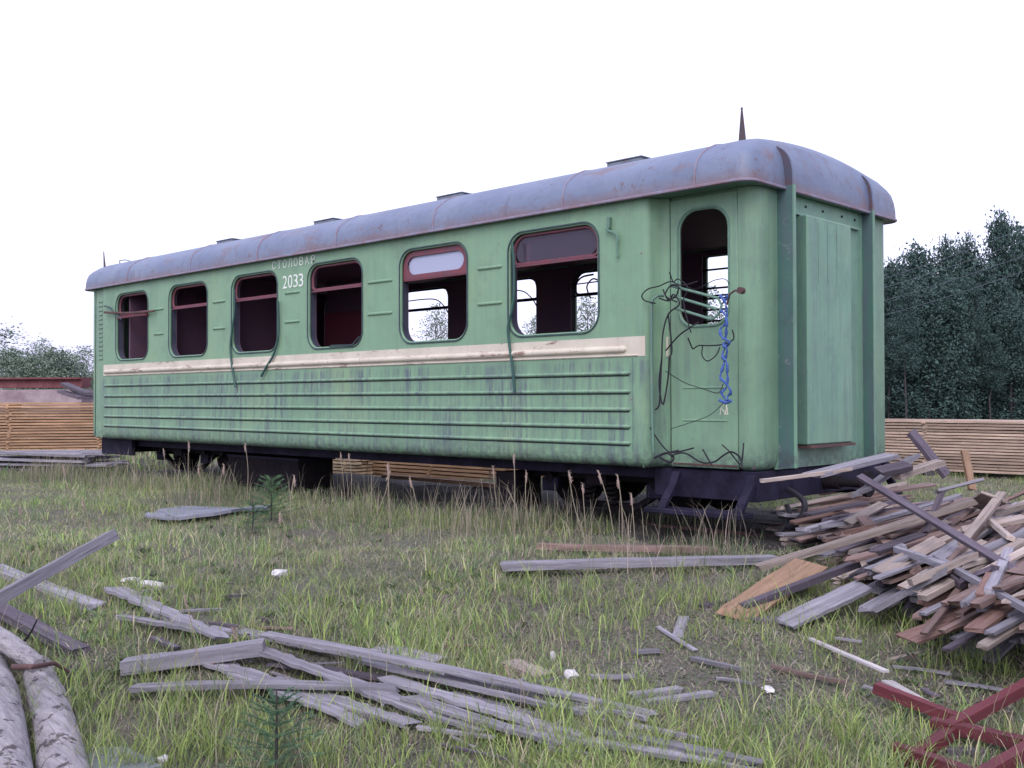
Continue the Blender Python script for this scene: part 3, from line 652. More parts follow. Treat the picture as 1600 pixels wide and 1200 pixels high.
# scrap wood pile: boards thrown down side by side, layer on layer, most of them pointing one way
kinds = [('brown', .34), ('grey', .24), ('greydark', .16), ('pale', .20), ('red', .06)]
KL = {'grey': 'weathered grey', 'brown': 'brown', 'greydark': 'dark grimy', 'pale': 'pale bare', 'red': 'reddish'}
def heap(x, y):
    dl = (x-.90)*.743+(y+.1)*.669; df = (x-1.35)*.29+(y+1.30)*.957; dr = 4.1-x; db = 1.35-y
    m_ = min(1, dl/.55, df/1.55, dr/1.1, db/.7)
    return -1 if m_ <= 0 else .90*m_**.85*(1-.13*max(0, x-1.2))
cache = {}; rp = random.Random(41); nb = 0
for lay_ in range(23):
    z = -.03+lay_*.040; ang = math.radians(-9+rp.uniform(-4, 4)); D = Vector((-math.sin(ang), math.cos(ang), 0)); N = Vector((math.cos(ang), math.sin(ang), 0)); s_ = -.6
    while s_ < 4.6:
        W = rp.choice([.035, .045, .05, .07, .09, .12]); T = rp.choice([.014, .018, .022, .028]); L = rp.choice([.8, 1.0, 1.3, 1.6, 1.9]); s_ += W/2
        t0 = None
        for k in range(70):
            t = -2.2+k*.06; p = Vector((1.35, 0, 0))+N*(s_-1.2)+D*t
            if heap(p.x, p.y) > z+.02: t0 = t; break
        if t0 is not None and nb < 286 and p.x < 3.15:
            t0 += rp.uniform(-.28, .14) if rp.random() < .62 else rp.uniform(-.55, -.2)
            F = Vector((1.35, 0, 0))+N*(s_-1.2)+D*t0; Rr = F+D*L; rz = max(z, min(z+.13*L, heap(Rr.x, Rr.y)-.03)); pit = math.asin(min(.5, (rz-z)/L))+rp.gauss(0, .035)
            c = F+D*(L/2*math.cos(pit)); r = rp.random(); k_ = 'grey'
            for kk, pr_ in kinds:
                if r < pr_: k_ = kk; break
                r -= pr_
            key = (k_, L, W, T)
            if key not in cache: cache[key] = plank_mesh('board', L, W, T, WD[k_], int(L*100+W*1000+T*9000), .004, .6, 8)
            o = bpy.data.objects.new('board', cache[key]); C.objects.link(o); g0 = float(gz(c.x, c.y)) if lay_ < 3 else 0
            o.location = (c.x, c.y, z+T/2+math.sin(pit)*L/2+rp.uniform(-.006, .012)); o.rotation_euler = (rp.uniform(-.18, .18), -pit, ang+PI/2+rp.gauss(0, .10))
            tag(o, KL[k_]+' board lying among the others in the big scrap wood pile', 'board', KL[k_]+' boards in the scrap wood pile'); nb += 1
        s_ += W/2+rp.uniform(.004, .05)

# boards of the pile that can be told apart
bpy.context.view_layer.update(); DG = bpy.context.evaluated_depsgraph_get()
def A3(px, py, dep, lift=.03):
    d = ray(px, py); h, p, nn, i, ob, mm = S.ray_cast(DG, CAM, d.normalized(), distance=dep+2.5)
    q = (p-CAM).dot(FW) if h and ob and ob.name.startswith(('board', 'loose_board')) else dep
    return CAM+d*(q-lift)
def lay(pts, W, T, m, label, name='plank', cat='plank', e0=0, e1=0, **k):
    """rest a plank on the pile: fit a line through the surface points below it, extend the ends"""
    P = [A3(*p) for p in pts]; A, B_ = P[0], P[-1]
    # push towards the photographer until the middle clears the surface too
    for q in P[1:-1]:
        u = (q-A).dot(B_-A)/(B_-A).length_squared; c = A.lerp(B_, u); dd = (c-CAM).dot(FW)-(q-CAM).dot(FW)
        if dd > 0: f = 1-dd/(c-CAM).dot(FW); A = CAM+(A-CAM)*f; B_ = CAM+(B_-CAM)*f
    d = (B_-A).normalized(); return plank(name, A-d*e0, B_+d*e1, W, T, WD[m], label, cat, **k)
lay([(1345, 745, 7.0), (1400, 778, 6.9), (1460, 815, 6.6), (1520, 852, 6.3), (1575, 885, 6.1)], .042, .03, 'greydark', 'long narrow grey batten slanting down right across the top of the scrap wood pile', roll=.5, e1=.7)
lay([(1270, 742, 7.0), (1330, 728, 7.15), (1392, 712, 7.3)], .15, .03, 'grey', 'broad grey plank lying flat on top of the pile against the end of the carriage')
lay([(1190, 752, 6.8), (1260, 742, 6.9), (1330, 733, 7.1)], .04, .022, 'pale', 'thin pale lath sticking out left past the corner of the carriage')
plank('plank', A3(1424, 676, 7.6), A3(1478, 742, 7.5), .075, .035, WD['greydark'], 'thick dark plank standing up out of the back of the scrap wood pile', roll=.6)
plank('stake', at_depth(1507, 706, 8.6), at_depth(1519, 765, 8.5), .06, .03, WD['tan'], 'short tan stake standing upright behind the scrap wood pile', 'stake')
lay([(1184, 888, 6.6), (1260, 862, 6.6), (1340, 840, 6.6), (1430, 812, 6.7), (1522, 784, 6.8)], .08, .035, 'pale', 'long light plank running from the left foot of the pile up across its face')
plank('plank', G(1150, 960, .03), G(1262, 885, .16), .20, .022, WD['tan'], 'wide tan board with a broken end at the left foot of the scrap wood pile', roll=.25, jag=1.1)
plank('plank', G(1162, 948, .05), G(1340, 880, .20), .055, .04, WD['greydark'], 'dark batten lying across the wide tan board at the left foot of the pile')
plank('plank', G(1225, 975, .03), G(1350, 915, .16), .15, .022, WD['grey'], 'flat grey board reaching out over the grass in front of the pile', roll=.1)
plank('plank', G(1524, 1026, .03), G(1610, 945, .16), .19, .024, WD['grey'], 'wide grey board sloping down to the grass at the right edge of the pile', roll=.15)
lay([(1424, 962, 5.9), (1440, 900, 6.0), (1470, 815, 6.2)], .10, .05, 'greydark', 'dark beam leaning upright against the front of the scrap wood pile', roll=.7)
lay([(1345, 770, 6.9), (1385, 742, 7.0), (1425, 715, 7.1)], .17, .025, 'grey', 'broad grey plank tilted near the top of the pile below the dark upright', roll=-.3)
lay([(1400, 745, 6.8), (1470, 722, 7.0)], .08, .04, 'pale', 'fresh pale plank end near the top of the scrap wood pile')
lay([(1525, 792, 6.6), (1555, 776, 6.7)], .16, .02, 'pale', 'small pale square offcut lying on top of the scrap wood pile', 'board', 'board', roll=-.4)
lay([(1540, 838, 6.2), (1640, 850, 6.0)], .06, .03, 'grey', 'slim grey lath lying level across the right of the pile')
lay([(1462, 872, 6.0), (1540, 915, 5.8), (1600, 950, 5.7)], .04, .03, 'grey', 'thin grey lath slanting down right below the long batten', e1=.2)
lay([(1370, 950, 5.7), (1420, 925, 5.9), (1480, 890, 6.1)], .12, .03, 'grey', 'broad light grey board low on the front of the pile left of the leaning beam')
lay([(1440, 935, 5.7), (1530, 880, 6.0), (1600, 845, 6.2)], .06, .03, 'pale', 'long pale edge board low on the front of the pile right of the leaning beam')
rq = random.Random(9)
for k in range(26):      # odd boards fallen crosswise on the heap
    px = rq.uniform(1340, 1600); top = 715+max(0, px-1440)*.36; py = rq.uniform(top+15, top+175); a_ = rq.choice([rq.gauss(-.38, .12), rq.gauss(-.38, .15), rq.uniform(-1.2, .9)]); L = rq.uniform(40, 120)
    kk = rq.choice(['brown', 'grey', 'pale', 'pale', 'greydark', 'red'])
    lay([(px-math.cos(a_)*L/2, py-math.sin(a_)*L/2, 6.8), (px, py, 6.8), (px+math.cos(a_)*L/2, py+math.sin(a_)*L/2, 6.8)], rq.choice([.035, .05, .07, .10]), rq.choice([.018, .025, .035]), kk, KL[kk]+' loose board lying askew on top of the big scrap wood pile', 'loose_board', 'board', group=KL[kk]+' loose boards on top of the scrap wood pile', roll=rq.uniform(-.4, .4), jag=.8)
for k, (a, b_, kk, lb) in enumerate([((1275, 806), (1350, 796), 'pale', 'pale slat'), ((1283, 772), (1352, 762), 'red', 'reddish slat'), ((1300, 822), (1370, 800), 'grey', 'grey slat'), ((1282, 788), (1362, 778), 'tan', 'tan slat'), ((1290, 800), (1350, 780), 'brown', 'brown slat')]):
    plank('slat', G(*a, .06), G(*b_, .12), .08, .025, WD[kk], lb+' lying on the ground between the carriage end and the pile', 'slat')

# ------------------------------------------------------------------ stacks of sawn boards
def stack(O, d, n_rows, layers, L, W, T, gap, m, label, group, name='sawn_board', jit=.12, full_rows_top=True, stickers=True, slabel=None):
    d = Vector(d).normalized(); s = Vector((-d.y, d.x, 0)); ang = math.atan2(d.y, d.x)
    ms = [plank_mesh(name, L*random.uniform(.96, 1.0), W*.97, T, m, 900+k+int(L*10), .0008, .1, 12) for k in range(5)]
    for l in range(layers):
        rows = range(n_rows)
        for r in rows:
            o = bpy.data.objects.new(name, random.choice(ms)); C.objects.link(o)
            p = Vector(O) + d*(L/2+random.uniform(-jit, jit)) + s*(r*W+random.uniform(-.012, .012)); p.z = O[2] + l*(T+gap) + T/2
            o.location = p; o.rotation_euler = (random.uniform(-.01, .01), random.uniform(-.0012, .0012), ang+random.uniform(-.002, .002))
            tag(o, label, 'board', group)
    if stickers:
        stm = plank_mesh('spacer', n_rows*W, .05, gap*.98, m, 77, 0, .1, 2)
        for l in range(layers-1):
            for x in np.linspace(.35, L-.35, max(3, int(L/1.3))):
                o = bpy.data.objects.new('spacer', stm); C.objects.link(o)
                p = Vector(O) + d*(x+random.uniform(-.04, .04)) + s*((n_rows-1)*W/2+random.uniform(-.03, .01)); p.z = O[2]+l*(T+gap)+T+gap/2
                o.location = p; o.rotation_euler = (0, 0, ang+PI/2); tag(o, slabel, 'spacer', group.replace('boards', 'spacers'))
# right-hand stack, parallel to the carriage behind it
pR = G(1390, 745, 0); pR2 = onY(1385, 741, 8.4)
stack((pR2.x-1.6, 8.4, float(gz(-1, 8.4))+.10), (1, .012, 0), 8, 17, 6.2, .14, .031, .013, WD['stack'], 'pale sawn board in the long stack right of the carriage', 'boards in the long stack right of the carriage', slabel='thin spacer stick between boards of the long stack right of the carriage')
for k in range(4):
    x = pR2.x-1.2+1.8*k
    o = MB().box((x, 8.36, float(gz(x, 8.4))-.05), (x+.14, 9.5, float(gz(x, 8.4))+.098)).build('bearer', WD['greydark']); tag(o, 'dark square bearer under the long board stack right of the carriage', 'bearer', 'bearers under the right board stack')
# left stack behind the far end of the carriage
lp = at_depth(-60, 693, 21.5); rp = at_depth(215, 702, 22.2); dd = (rp-lp).normalized(); dd.z = 0
L0 = Vector((lp.x, lp.y, .10))-dd*1.2
stack(L0, dd, 7, 17, 6.0, .15, .042, .018, WD['stack_orange'], 'orange brown sawn board in the stack left of the carriage', 'boards in the stack left of the carriage', slabel='spacer stick between orange brown boards of the stack left of the carriage', jit=.05)
# two stacks in the dip seen under the carriage
zb = float(gz(-10.2, 4.6))
s0 = onY(462, 755, 4.6); stack((s0.x, 4.6, zb+.06), (1, 0, 0), 5, 12, 1.95, .15, .040, .020, WD['fresh'], 'pale sawn board in the short stack seen under the carriage', 'boards in the short stack seen under the carriage', slabel='spacer stick in the short pale stack seen under the carriage', jit=.02)
s1 = onY(556, 755, 5.0); stack((s1.x, 5.0, zb+.06), (1, 0, 0), 5, 11, 4.3, .15, .042, .022, WD['stack_orange'], 'brown sawn board in the longer stack seen under the carriage', 'boards in the longer stack seen under the carriage', slabel='spacer stick in the brown stack seen under the carriage', jit=.03)
tp = MB(); tz = zb+.06+11*.064
tp.grid([[(s1.x-.05+4.5*i/30, 4.98+.75*j/4, tz+.012+.03*math.sin(i*1.7+j)*math.sin(j*1.3+i*.6)) for i in range(31)] for j in range(5)]+[])
o = tp.build('tarpaulin', simple('pink_sheet', (.55, .42, .55), .5, (.45, .18, .30), 14), None, 1); sm_ = o.modifiers.new('thick', 'SOLIDIFY'); sm_.thickness = .006; tag(o, 'pinkish white sheet lying over the brown board stack under the carriage', 'sheet')

# rusty channel and concrete beam behind the left stack
a = at_depth(-150, 607, 24.5); b_ = at_depth(127, 607, 24.0)
mb = MB(); d = (b_-a).normalized(); s = Vector((-d.y, d.x, 0))
def along(prof, A, B_, mb):
    n = len(prof); vs = [tuple(P_+s*y+Vector((0,0,z))) for P_ in (A, B_) for y, z in prof]
    mb.add(vs, [tuple(range(n)), tuple(range(2*n-1, n-1, -1))]+[(i, (i+1) % n, n+(i+1) % n, n+i) for i in range(n)])
top = Vector((0,0,1.40)); a.z = b_.z = 0
along([(0, 1.44), (.02, 1.62), (-.08, 1.64), (-.08, 1.68), (.5, 1.68), (.5, 1.64), (.40, 1.62), (.42, 1.44)], a, b_, mb)
rb = mb.build('steel_beam', simple('red_rust', (.11, .03, .04), .85, (.17, .06, .065), 4)); tag(rb, 'red rusty steel beam lying on a concrete beam behind the left board stack', 'steel beam')
mb = MB(); along([(-.25, .0), (-.15, .95), (-.02, 1.40), (.45, 1.40), (.6, .95), (.7, 0)], a-d*.5, b_+d*.05, mb)
o = mb.build('concrete_beam', simple('old_concrete', (.30, .24, .25), .9, (.18, .13, .15), 3)); tag(o, 'stained concrete beam under the red rusty steel beam at far left', 'concrete beam')
for k, (u, v_) in enumerate((((100, 600), (140, 616)), ((96, 612), (128, 622)), ((112, 606), (140, 622)))):
    plank('plank', at_depth(*u, 23.0), at_depth(*v_, 21.9), .18, .06, WD['greydark'], ('upper', 'lower', 'middle')[k]+' dark plank leaning down from the concrete beam beside the carriage end', 'plank', 'dark planks leaning on the concrete beam')

# pile of grey planks at the far left end of the carriage
for k in range(20):
    l, r = divmod(k, 5)
    zz = .05+l*.085+random.uniform(0, .01)
    x0 = -40+random.uniform(-40, 50)+l*10; x1 = 150+random.uniform(-10, 55)-l*4
    dep = 16.6+r*.22
    A = at_depth(x0, 700, dep); B_ = at_depth(x1, 700, dep-.4); A.z = zz+float(gz(A.x, A.y)); B_.z = zz+float(gz(B_.x, B_.y))+random.uniform(-.01, .02)
    plank('grey_plank', A, B_, .20, .035, WD['grey'] if l == 3 or k % 3 else WD['greydark'], 'weathered grey plank in the low pile by the far left end of the carriage', 'plank', 'grey planks piled at the far end of the carriage')

# ------------------------------------------------------------------ loose wood in the grass
def gp(name, p, q, W, T, m, label, cat='plank', h0=0, h1=0, **k):
    A = G(*p); B_ = G(*q); A.z += T/2+h0; B_.z += T/2+h1; return plank(name, A, B_, W, T, WD[m], label, cat, **k)
gp('plank', (784, 897), (1215, 886), .13, .05, 'grey', 'long straight grey plank on the grass in front of the carriage steps', h0=.03, h1=.03)
gp('plank', (840, 862), (1120, 868), .10, .04, 'brown', 'thin brown plank half hidden in the grass beside the bogie', h0=.02, h1=.02)
gp('plank', (600, 752), (822, 772), .09, .05, 'tan', 'tan board lying behind the tall grass beneath the gap under the carriage', h0=.05, h1=.05)
# raised squared beam at the far left edge
plank('beam', at_depth(-90, 985, 4.1), at_depth(174, 836, 4.9), .10, .05, WD['grey'], 'raised squared grey beam jutting in over the grass from the left edge', 'beam', jag=.3, roll=-.35)
gp('plank', (-10, 895), (150, 955), .12, .04, 'grey', 'grey plank half sunk in the grass below the raised beam', h0=.01)
gp('plank', (-20, 955), (125, 1026), .10, .04, 'greydark', 'dark grey plank in the grass just above the logs', h0=.03)
# squared timber on top of the fan of slabs
A = G(192, 1058); B_ = G(412, 1040); A.z += .05; B_.z += .09
plank('timber', A, B_, .10, .065, WD['grey'], 'short squared timber lying across the left ends of the grey slabs', 'timber', jag=.15, n=8)
gp('plank', (208, 1096), (620, 1094), .08, .022, 'grey', 'straight grey plank with a pointed end below the squared timber', h0=.07, h1=.06, bend=-.015)
fan = [((180, 938), (345, 1016), .15, 'narrow slab slanting down from upper left to the squared timber', 'grey', .05, .05),
 ((190, 975), (350, 1010), .07, 'thin crooked stick beside the narrow slab left of the timber', 'grey', .02, .04),
 ((330, 990), (700, 1065), .12, 'grey slab lying in the upper part of the fan of slabs', 'grey', .02, .02),
 ((412, 1022), (1020, 1125), .10, 'longest grey slab running down to the right from the squared timber', 'grey', .09, .02),
 ((400, 1035), (610, 1100), .12, 'grey slab just under the right end of the squared timber', 'grey', .04, .02),
 ((330, 1040), (560, 1135), .16, 'broad slab below the squared timber in the middle of the fan', 'grey', .0, .01),
 ((450, 1085), (640, 1142), .14, 'broad grey slab ending in the grass at lower middle', 'grey', .02, .01),
 ((520, 1085), (760, 1155), .13, 'bowed grey slab under the end of the pointed plank', 'grey', .05, .01),
 ((600, 1078), (900, 1158), .12, 'grey slab lying right of the pointed plank end', 'grey', .03, .01),
 ((650, 1062), (1000, 1150), .09, 'slim dark slab between the two long slabs on the right', 'greydark', .02, .0),
 ((700, 1100), (1180, 1215), .11, 'long grey slab at the lower right end of the fan', 'grey', .01, .03),
 ((800, 1155), (1180, 1215), .10, 'lowest grey slab reaching the bottom edge of the picture', 'grey', .02, .02),
 ((560, 1050), (905, 1128), .06, 'narrow slab squeezed between the two long slabs in mid fan', 'grey', .03, .02),
 ((700, 1070), (1010, 1135), .05, 'thin strip running beside the longest slab on its lower side', 'grey', .02, .01),
 ((350, 1060), (520, 1100), .09, 'short split slab above the pointed plank', 'grey', .02, .02),
 ((640, 1110), (880, 1175), .10, 'bowed slab near the bottom of the fan', 'grey', .03, .01),
 ((470, 1100), (600, 1138), .07, 'stubby slab poking out under the pointed plank', 'greydark', .01, .01),
 ((850, 1120), (1100, 1165), .05, 'thin slab trailing off to the right in the grass', 'grey', .01, .01),
 ((430, 1045), (640, 1072), .10, 'dark rotten slab between the lighter slabs in the fan', 'greydark', .01, .0)]
for p, q, W, lb, mm, h0, h1 in fan: gp('slab', p, q, W*.78, .018, mm, lb, 'slab', h0=h0+.015, h1=h1+.01, jag=1.3, warp=.012, taper=.3, wob=.3, n=18, group='weathered slabs fanned out in the foreground grass')
gp('board', (590, 1022), (672, 1040), .22, .03, 'grey', 'short wide grey board end in the grass above the long slab', 'board', jag=.8)
gp('board', (795, 1040), (850, 1062), .12, .03, 'pale', 'broken pale board piece in the grass right of the slabs', 'board', jag=1.0)
gp('stick', (985, 1090), (1062, 1080), .05, .02, 'grey', 'small grey stick on the trodden ground right of the slabs', 'stick')
gp('stick', (1000, 1102), (1115, 1086), .05, .02, 'grey', 'second small grey stick just below the first right of the slabs', 'stick')
gp('stick', (1058, 1000), (1068, 968), .06, .02, 'grey', 'short grey splinter pointing away in the middle of the grass', 'stick')
gp('stick', (1095, 950), (1150, 940), .04, .02, 'greydark', 'small dark stick left of the wide tan board', 'stick')
gp('board', (1180, 968), (1225, 975), .13, .02, 'greydark', 'small dark board piece between the tan board and the flat grey board', 'board', jag=1)
gp('lath', (1388, 1036), (1456, 1020), .035, .02, 'pale', 'short pale lath on the moss in front of the pile', 'lath')
gp('board', (1430, 993), (1512, 1003), .12, .015, 'greydark', 'dull grey board sunk in the grass in front of the pile', 'board', jag=1)
gp('stick', (1480, 1178), (1540, 1182), .05, .025, 'greydark', 'dark stick on the ground between the red bars', 'stick')
for i in range(60):
    px, py = random.uniform(200, 900), 0; py = 960+(px-200)*.26+random.gauss(0, 38)
    if i > 48: px, py = random.uniform(900, 1500), random.uniform(985, 1110)
    a_ = random.gauss(.35, .5); L = random.uniform(.08, .38); c = G(px, py); W = random.uniform(.012, .04)
    e = c+Vector((math.cos(YAW-a_)*L, math.sin(YAW-a_)*L, 0)); e.z = float(gz(e.x, e.y)); c.z += .015+W*.3; e.z += .015+random.uniform(0, .03)
    plank('splinter', c, e, W, W*.45, WD[random.choice(['grey', 'grey', 'greydark', 'brown'])], 'small weathered splinter of wood lying in the foreground grass', 'splinter', 'small splinters of wood in the grass', jag=1.2, warp=.02, taper=random.uniform(0, .6), n=5)
# red painted trestle bars and the white lath
RB = 'red painted bars lying crossed at the lower right'
gp('lath', (1266, 1006), (1385, 1085), .022, .012, 'bleached', 'long thin whitish lath pointing up left from the red bars', 'lath', h0=.02, h1=.10, taper=-.5)
gp('lath', (1385, 1085), (1472, 1140), .05, .02, 'bleached', 'whitish split piece under the red bars', 'lath', h0=.05, h1=.06, jag=.9)
def bar(p, q, d0, d1, lb, w=.055, t=.05): return plank('red_bar', at_depth(*p, d0), at_depth(*q, d1), w*.95, t*.9, WD['redpaint'], lb, 'wooden bar', RB, jag=.1, warp=.001)
bar((1368, 1074), (1508, 1128), 4.75, 4.45, 'red bar running from the pale lath down right to the crossing', .05, .05)
bar((1478, 1140), (1700, 1020), 4.36, 4.8, 'red bar rising to the right edge above the crossing')
bar((1400, 1200), (1490, 1142), 4.14, 4.36, 'red bar continuing down left from the crossing')
bar((1455, 1130), (1680, 1178), 4.42, 4.1, 'red bar running level to the right over the crossing', .06, .05)
bar((1395, 1168), (1560, 1225), 4.2, 3.95, 'lowest red bar with a bare grey end at the bottom edge')
bar((1530, 1215), (1640, 1150), 3.95, 4.2, 'short red bar at the bottom right corner')

# logs at the lower left
def log(pts, rs, label, m='bark', name='log', cat='log', group=None, n=18, sub=8):
    P = [Vector(p) for p in pts]; mb = MB(); out = []; rad = []
    for i in range(len(P)-1):
        for k in range(sub): u = k/sub; out.append(P[i].lerp(P[i+1], u)); rad.append((rs[i]*(1-u)+rs[i+1]*u)*(1+random.uniform(-.035, .035)))
    out.append(P[-1]); rad.append(rs[-1])
    for i in range(1, len(out)-1): out[i] = out[i] + Vector((random.uniform(-1,1), random.uniform(-1,1), random.uniform(-1,1)))*rs[0]*.04
    mb.tube(out, rad, n); o = mb.build(name, MT[m], None, 1); return tag(o, label, cat, group)
LG = 'pale barked logs in the lower left corner'
log([G(58, 1045, .02), G(80, 1110, .02), G(118, 1290, .02)], [.070, .085, .10], 'thick pale log with dark patches, the right one in the lower left corner', group=LG)
log([G(-25, 1020, .03), G(0, 1090, .03), G(18, 1290, .03)], [.075, .085, .10], 'thick pale log with dark patches, the left one at the picture edge', group=LG)
log([G(-30, 975, .15), G(20, 1010, .15), G(62, 1042, .11)], [.045, .05, .04], 'thinner pale log lying across the heads of the two thick logs', group=LG)
log([G(20, 1042, .16), G(50, 1042, .17), G(85, 1036, .14), (G(108, 1050, .08))], [.014, .012, .010, .006], 'thin reddish twig growing out over the thick logs', 'rust', 'twig', 'twig')
log([G(36, 1005, .12), G(50, 985, .16), G(58, 968, .20)], [.007, .005, .003], 'short thin dark twig standing above the logs', 'dark', 'twig', 'twig')
# grey sheet by the bogie, flat slab lower left, litter
def patch(name, c, rx, ry, th, m, label, cat, seed, ang=0, z=.01):
    rr = random.Random(seed); n = 22; ring = []
    for k in range(n):
        a_ = 2*PI*k/n; r = 1+rr.uniform(-.12, .12); x = rx*r*math.cos(a_); y = ry*r*math.sin(a_); ring.append((x*math.cos(ang)-y*math.sin(ang), x*math.sin(ang)+y*math.cos(ang)))
    vs = []
    for h in (0, th): vs += [(c.x+x, c.y+y, float(gz(c.x+x, c.y+y))+z+h+rr.uniform(-.004, .004)) for x, y in ring]
    o = MB().add(vs, [tuple(range(n-1, -1, -1)), tuple(range(n, 2*n))]+[(i, (i+1) % n, n+(i+1) % n, n+i) for i in range(n)]).build(name, m); return tag(o, label, cat)
mg = simple('grey_sheet', (.20, .205, .26), .6, (.155, .16, .205), 4)
patch('roofing_sheet', G(335, 810), .52, .55, .03, mg, 'flat blue grey sheet lying in the grass before the carriage', 'sheet', 3, math.radians(20), .05)
patch('roofing_sheet', G(258, 816), .25, .10, .02, mg, 'small grey scrap at the left tip of the flat sheet', 'sheet', 4, math.radians(20), .05)
patch('flat_stone', G(170, 1200), .22, .12, .03, simple('stone', (.16, .18, .18), .9, (.11, .13, .13), 9), 'flat dark grey slab in the grass right of the logs', 'stone slab', 8, .4)
mw = simple('white_litter', (.62, .60, .62), .7, (.48, .46, .48), 20)
def crumple(c, s, label, seed, name='litter', cat='litter'):
    rr = random.Random(seed); bm = bmesh.new(); bmesh.ops.create_icosphere(bm, subdivisions=2, radius=1)
    for v_ in bm.verts: v_.co = Vector((v_.co.x*s[0], v_.co.y*s[1], v_.co.z*s[2]))*(1+rr.uniform(-.3, .3))
    me = bpy.data.meshes.new(name); bm.to_mesh(me); bm.free(); o = bpy.data.objects.new(name, me); C.objects.link(o); me.materials.append(mw); o.location = c+Vector((0,0,s[2]*.8)); o.rotation_euler.z = rr.uniform(0, 3); tag(o, label, cat)
crumple(G(232, 917), (.12, .05, .02), 'crumpled white paper in the grass above the narrow slab', 1)
crumple(G(205, 911), (.07, .05, .02), 'smaller white scrap left of the crumpled paper', 2)
crumple(G(438, 902), (.06, .05, .03), 'small round white scrap in the middle of the grass', 3)
crumple(G(254, 1194), (.022, .022, .02), 'white puffball near the bottom edge right of the flat slab', 4, 'mushroom', 'mushroom')
crumple(G(864, 1034), (.014, .014, .03), 'tiny upright white scrap right of the slabs', 5)
crumple(G(1200, 1080), (.05, .03, .01), 'whitish chip on the trodden ground left of the red bars', 6)
crumple(G(893, 1058), (.05, .04, .02), 'pale chip beside the broken pale board', 7)

# ------------------------------------------------------------------ rope and wires on the door
rp_ = []
for k in range(2):
    pts = []
    for i in range(64):
        u = i/63; px = 1130+ (5 if u > .4 else 0)+4*math.sin(u*7)+1.5*math.sin(u*31+k); py = 462+u*165
        if u > .85: px -= (u-.85)*(60 if k else -20)
        an = (u+.05*math.sin(u*13))*PI*7+k*PI; aw = .024+.012*math.sin(u*17+k*2); p = onY(px, py, -.05); pts.append(p+Vector((math.cos(an)*aw, math.sin(an)*.014, .01*math.sin(u*40+k))))
    rp_.append(pts)
mb = MB(); [mb.tube(p, [.0095+.003*math.sin(i*.9)+.003*math.sin(i*2.3) for i in range(len(p))], 7) for p in rp_]; mb.tube([onY(1124, 625, -.05), onY(1134, 630, -.05), onY(1143, 626, -.05)], .012, 7)
o = mb.build('rope', MT['rope'], None, 1); tag(o, 'twisted blue rope hanging from the guard rail over the carriage door', 'rope')
fr_ = MB()
for k in range(5): fr_.tube([onY(1134, 628, -.05), onY(1132+random.uniform(-6, 6), 638, -.05), onY(1132+random.uniform(-8, 8), 648, -.05)], .003, 4)
fr_.build('frayed_end', MT['cream'], o)
def wire(pts, y, r, label, name='wire'): 
    o = curve_tube([onY(px, py, y+random.uniform(-.04, .02)) for px, py in pts], r*.72, 5, 6).build(name, MT['cable'], None, 1); return tag(o, label, name)
wire([(1024, 474), (1008, 470), (1003, 462), (1012, 452), (1030, 447), (1048, 440), (1065, 446), (1090, 440)], -.05, .008, 'wire arching from the top of the handrail to the window guard')
wire([(1046, 425), (1052, 440), (1060, 436), (1075, 450), (1068, 470), (1074, 500), (1080, 520)], -.04, .007, 'wire hanging down through the guard rails in front of the door window')
wire([(1030, 466), (1045, 470), (1052, 460), (1062, 475), (1045, 490), (1036, 520), (1034, 560), (1032, 600), (1030, 632), (1024, 640)], -.04, .009, 'cable hanging along the door shoulder left of the door')
wire([(1044, 490), (1050, 545), (1046, 560), (1044, 590), (1036, 632), (1030, 600), (1034, 560)], .02, .010, 'looped cable between the handrail and the door leaf')
wire([(1040, 548), (1060, 525), (1078, 512), (1092, 503)], -.02, .009, 'wire slanting from the cables up to the sill of the door window')
wire([(1075, 528), (1080, 540), (1083, 545), (1092, 540), (1110, 540), (1130, 538), (1146, 530), (1144, 515)], -.02, .008, 'wire looping sideways below the door window to the rope')
wire([(1098, 540), (1097, 555), (1105, 564), (1118, 556), (1125, 542)], -.02, .007, 'small sagging wire loop under the door window')
wire([(1040, 580), (1070, 598), (1100, 608), (1122, 614), (1130, 600)], -.01, .005, 'thin wire crossing the door leaf towards the rope end')
wire([(1048, 670), (1080, 660), (1110, 648), (1130, 630)], -.01, .004, 'thin wire rising across the lower door leaf to the rope')
wire([(1016, 668), (1030, 690), (1045, 706), (1060, 706), (1084, 700)], -.03, .009, 'curled wire at the foot of the handrail')
wire([(1048, 712), (1070, 708), (1095, 722), (1115, 722), (1130, 712), (1143, 706), (1156, 715), (1160, 732)], -.03, .010, 'twisted wire lying along the door threshold')
wire([(1098, 702), (1106, 716), (1112, 726)], -.03, .009, 'short wire stub standing in the middle of the door threshold')
wire([(1162, 692), (1160, 715), (1156, 725), (1140, 706), (1128, 695)], -.02, .008, 'wire bent up at the right end of the door threshold')
wire([(1022, 716), (1040, 708), (1052, 714), (1046, 722), (1030, 712), (1060, 704)], -.03, .014, 'knotted black cable bundle at the foot of the door shoulder')
wire([(1036, 452), (1044, 468), (1056, 462), (1060, 448), (1048, 446), (1040, 462), (1058, 472)], -.04, .009, 'knotted wires at the left end of the guard rails')
wire([(1068, 445), (1085, 452), (1100, 446), (1116, 438), (1132, 436), (1140, 444)], -.02, .005, 'thin wire crossing the door window above the guard rails')

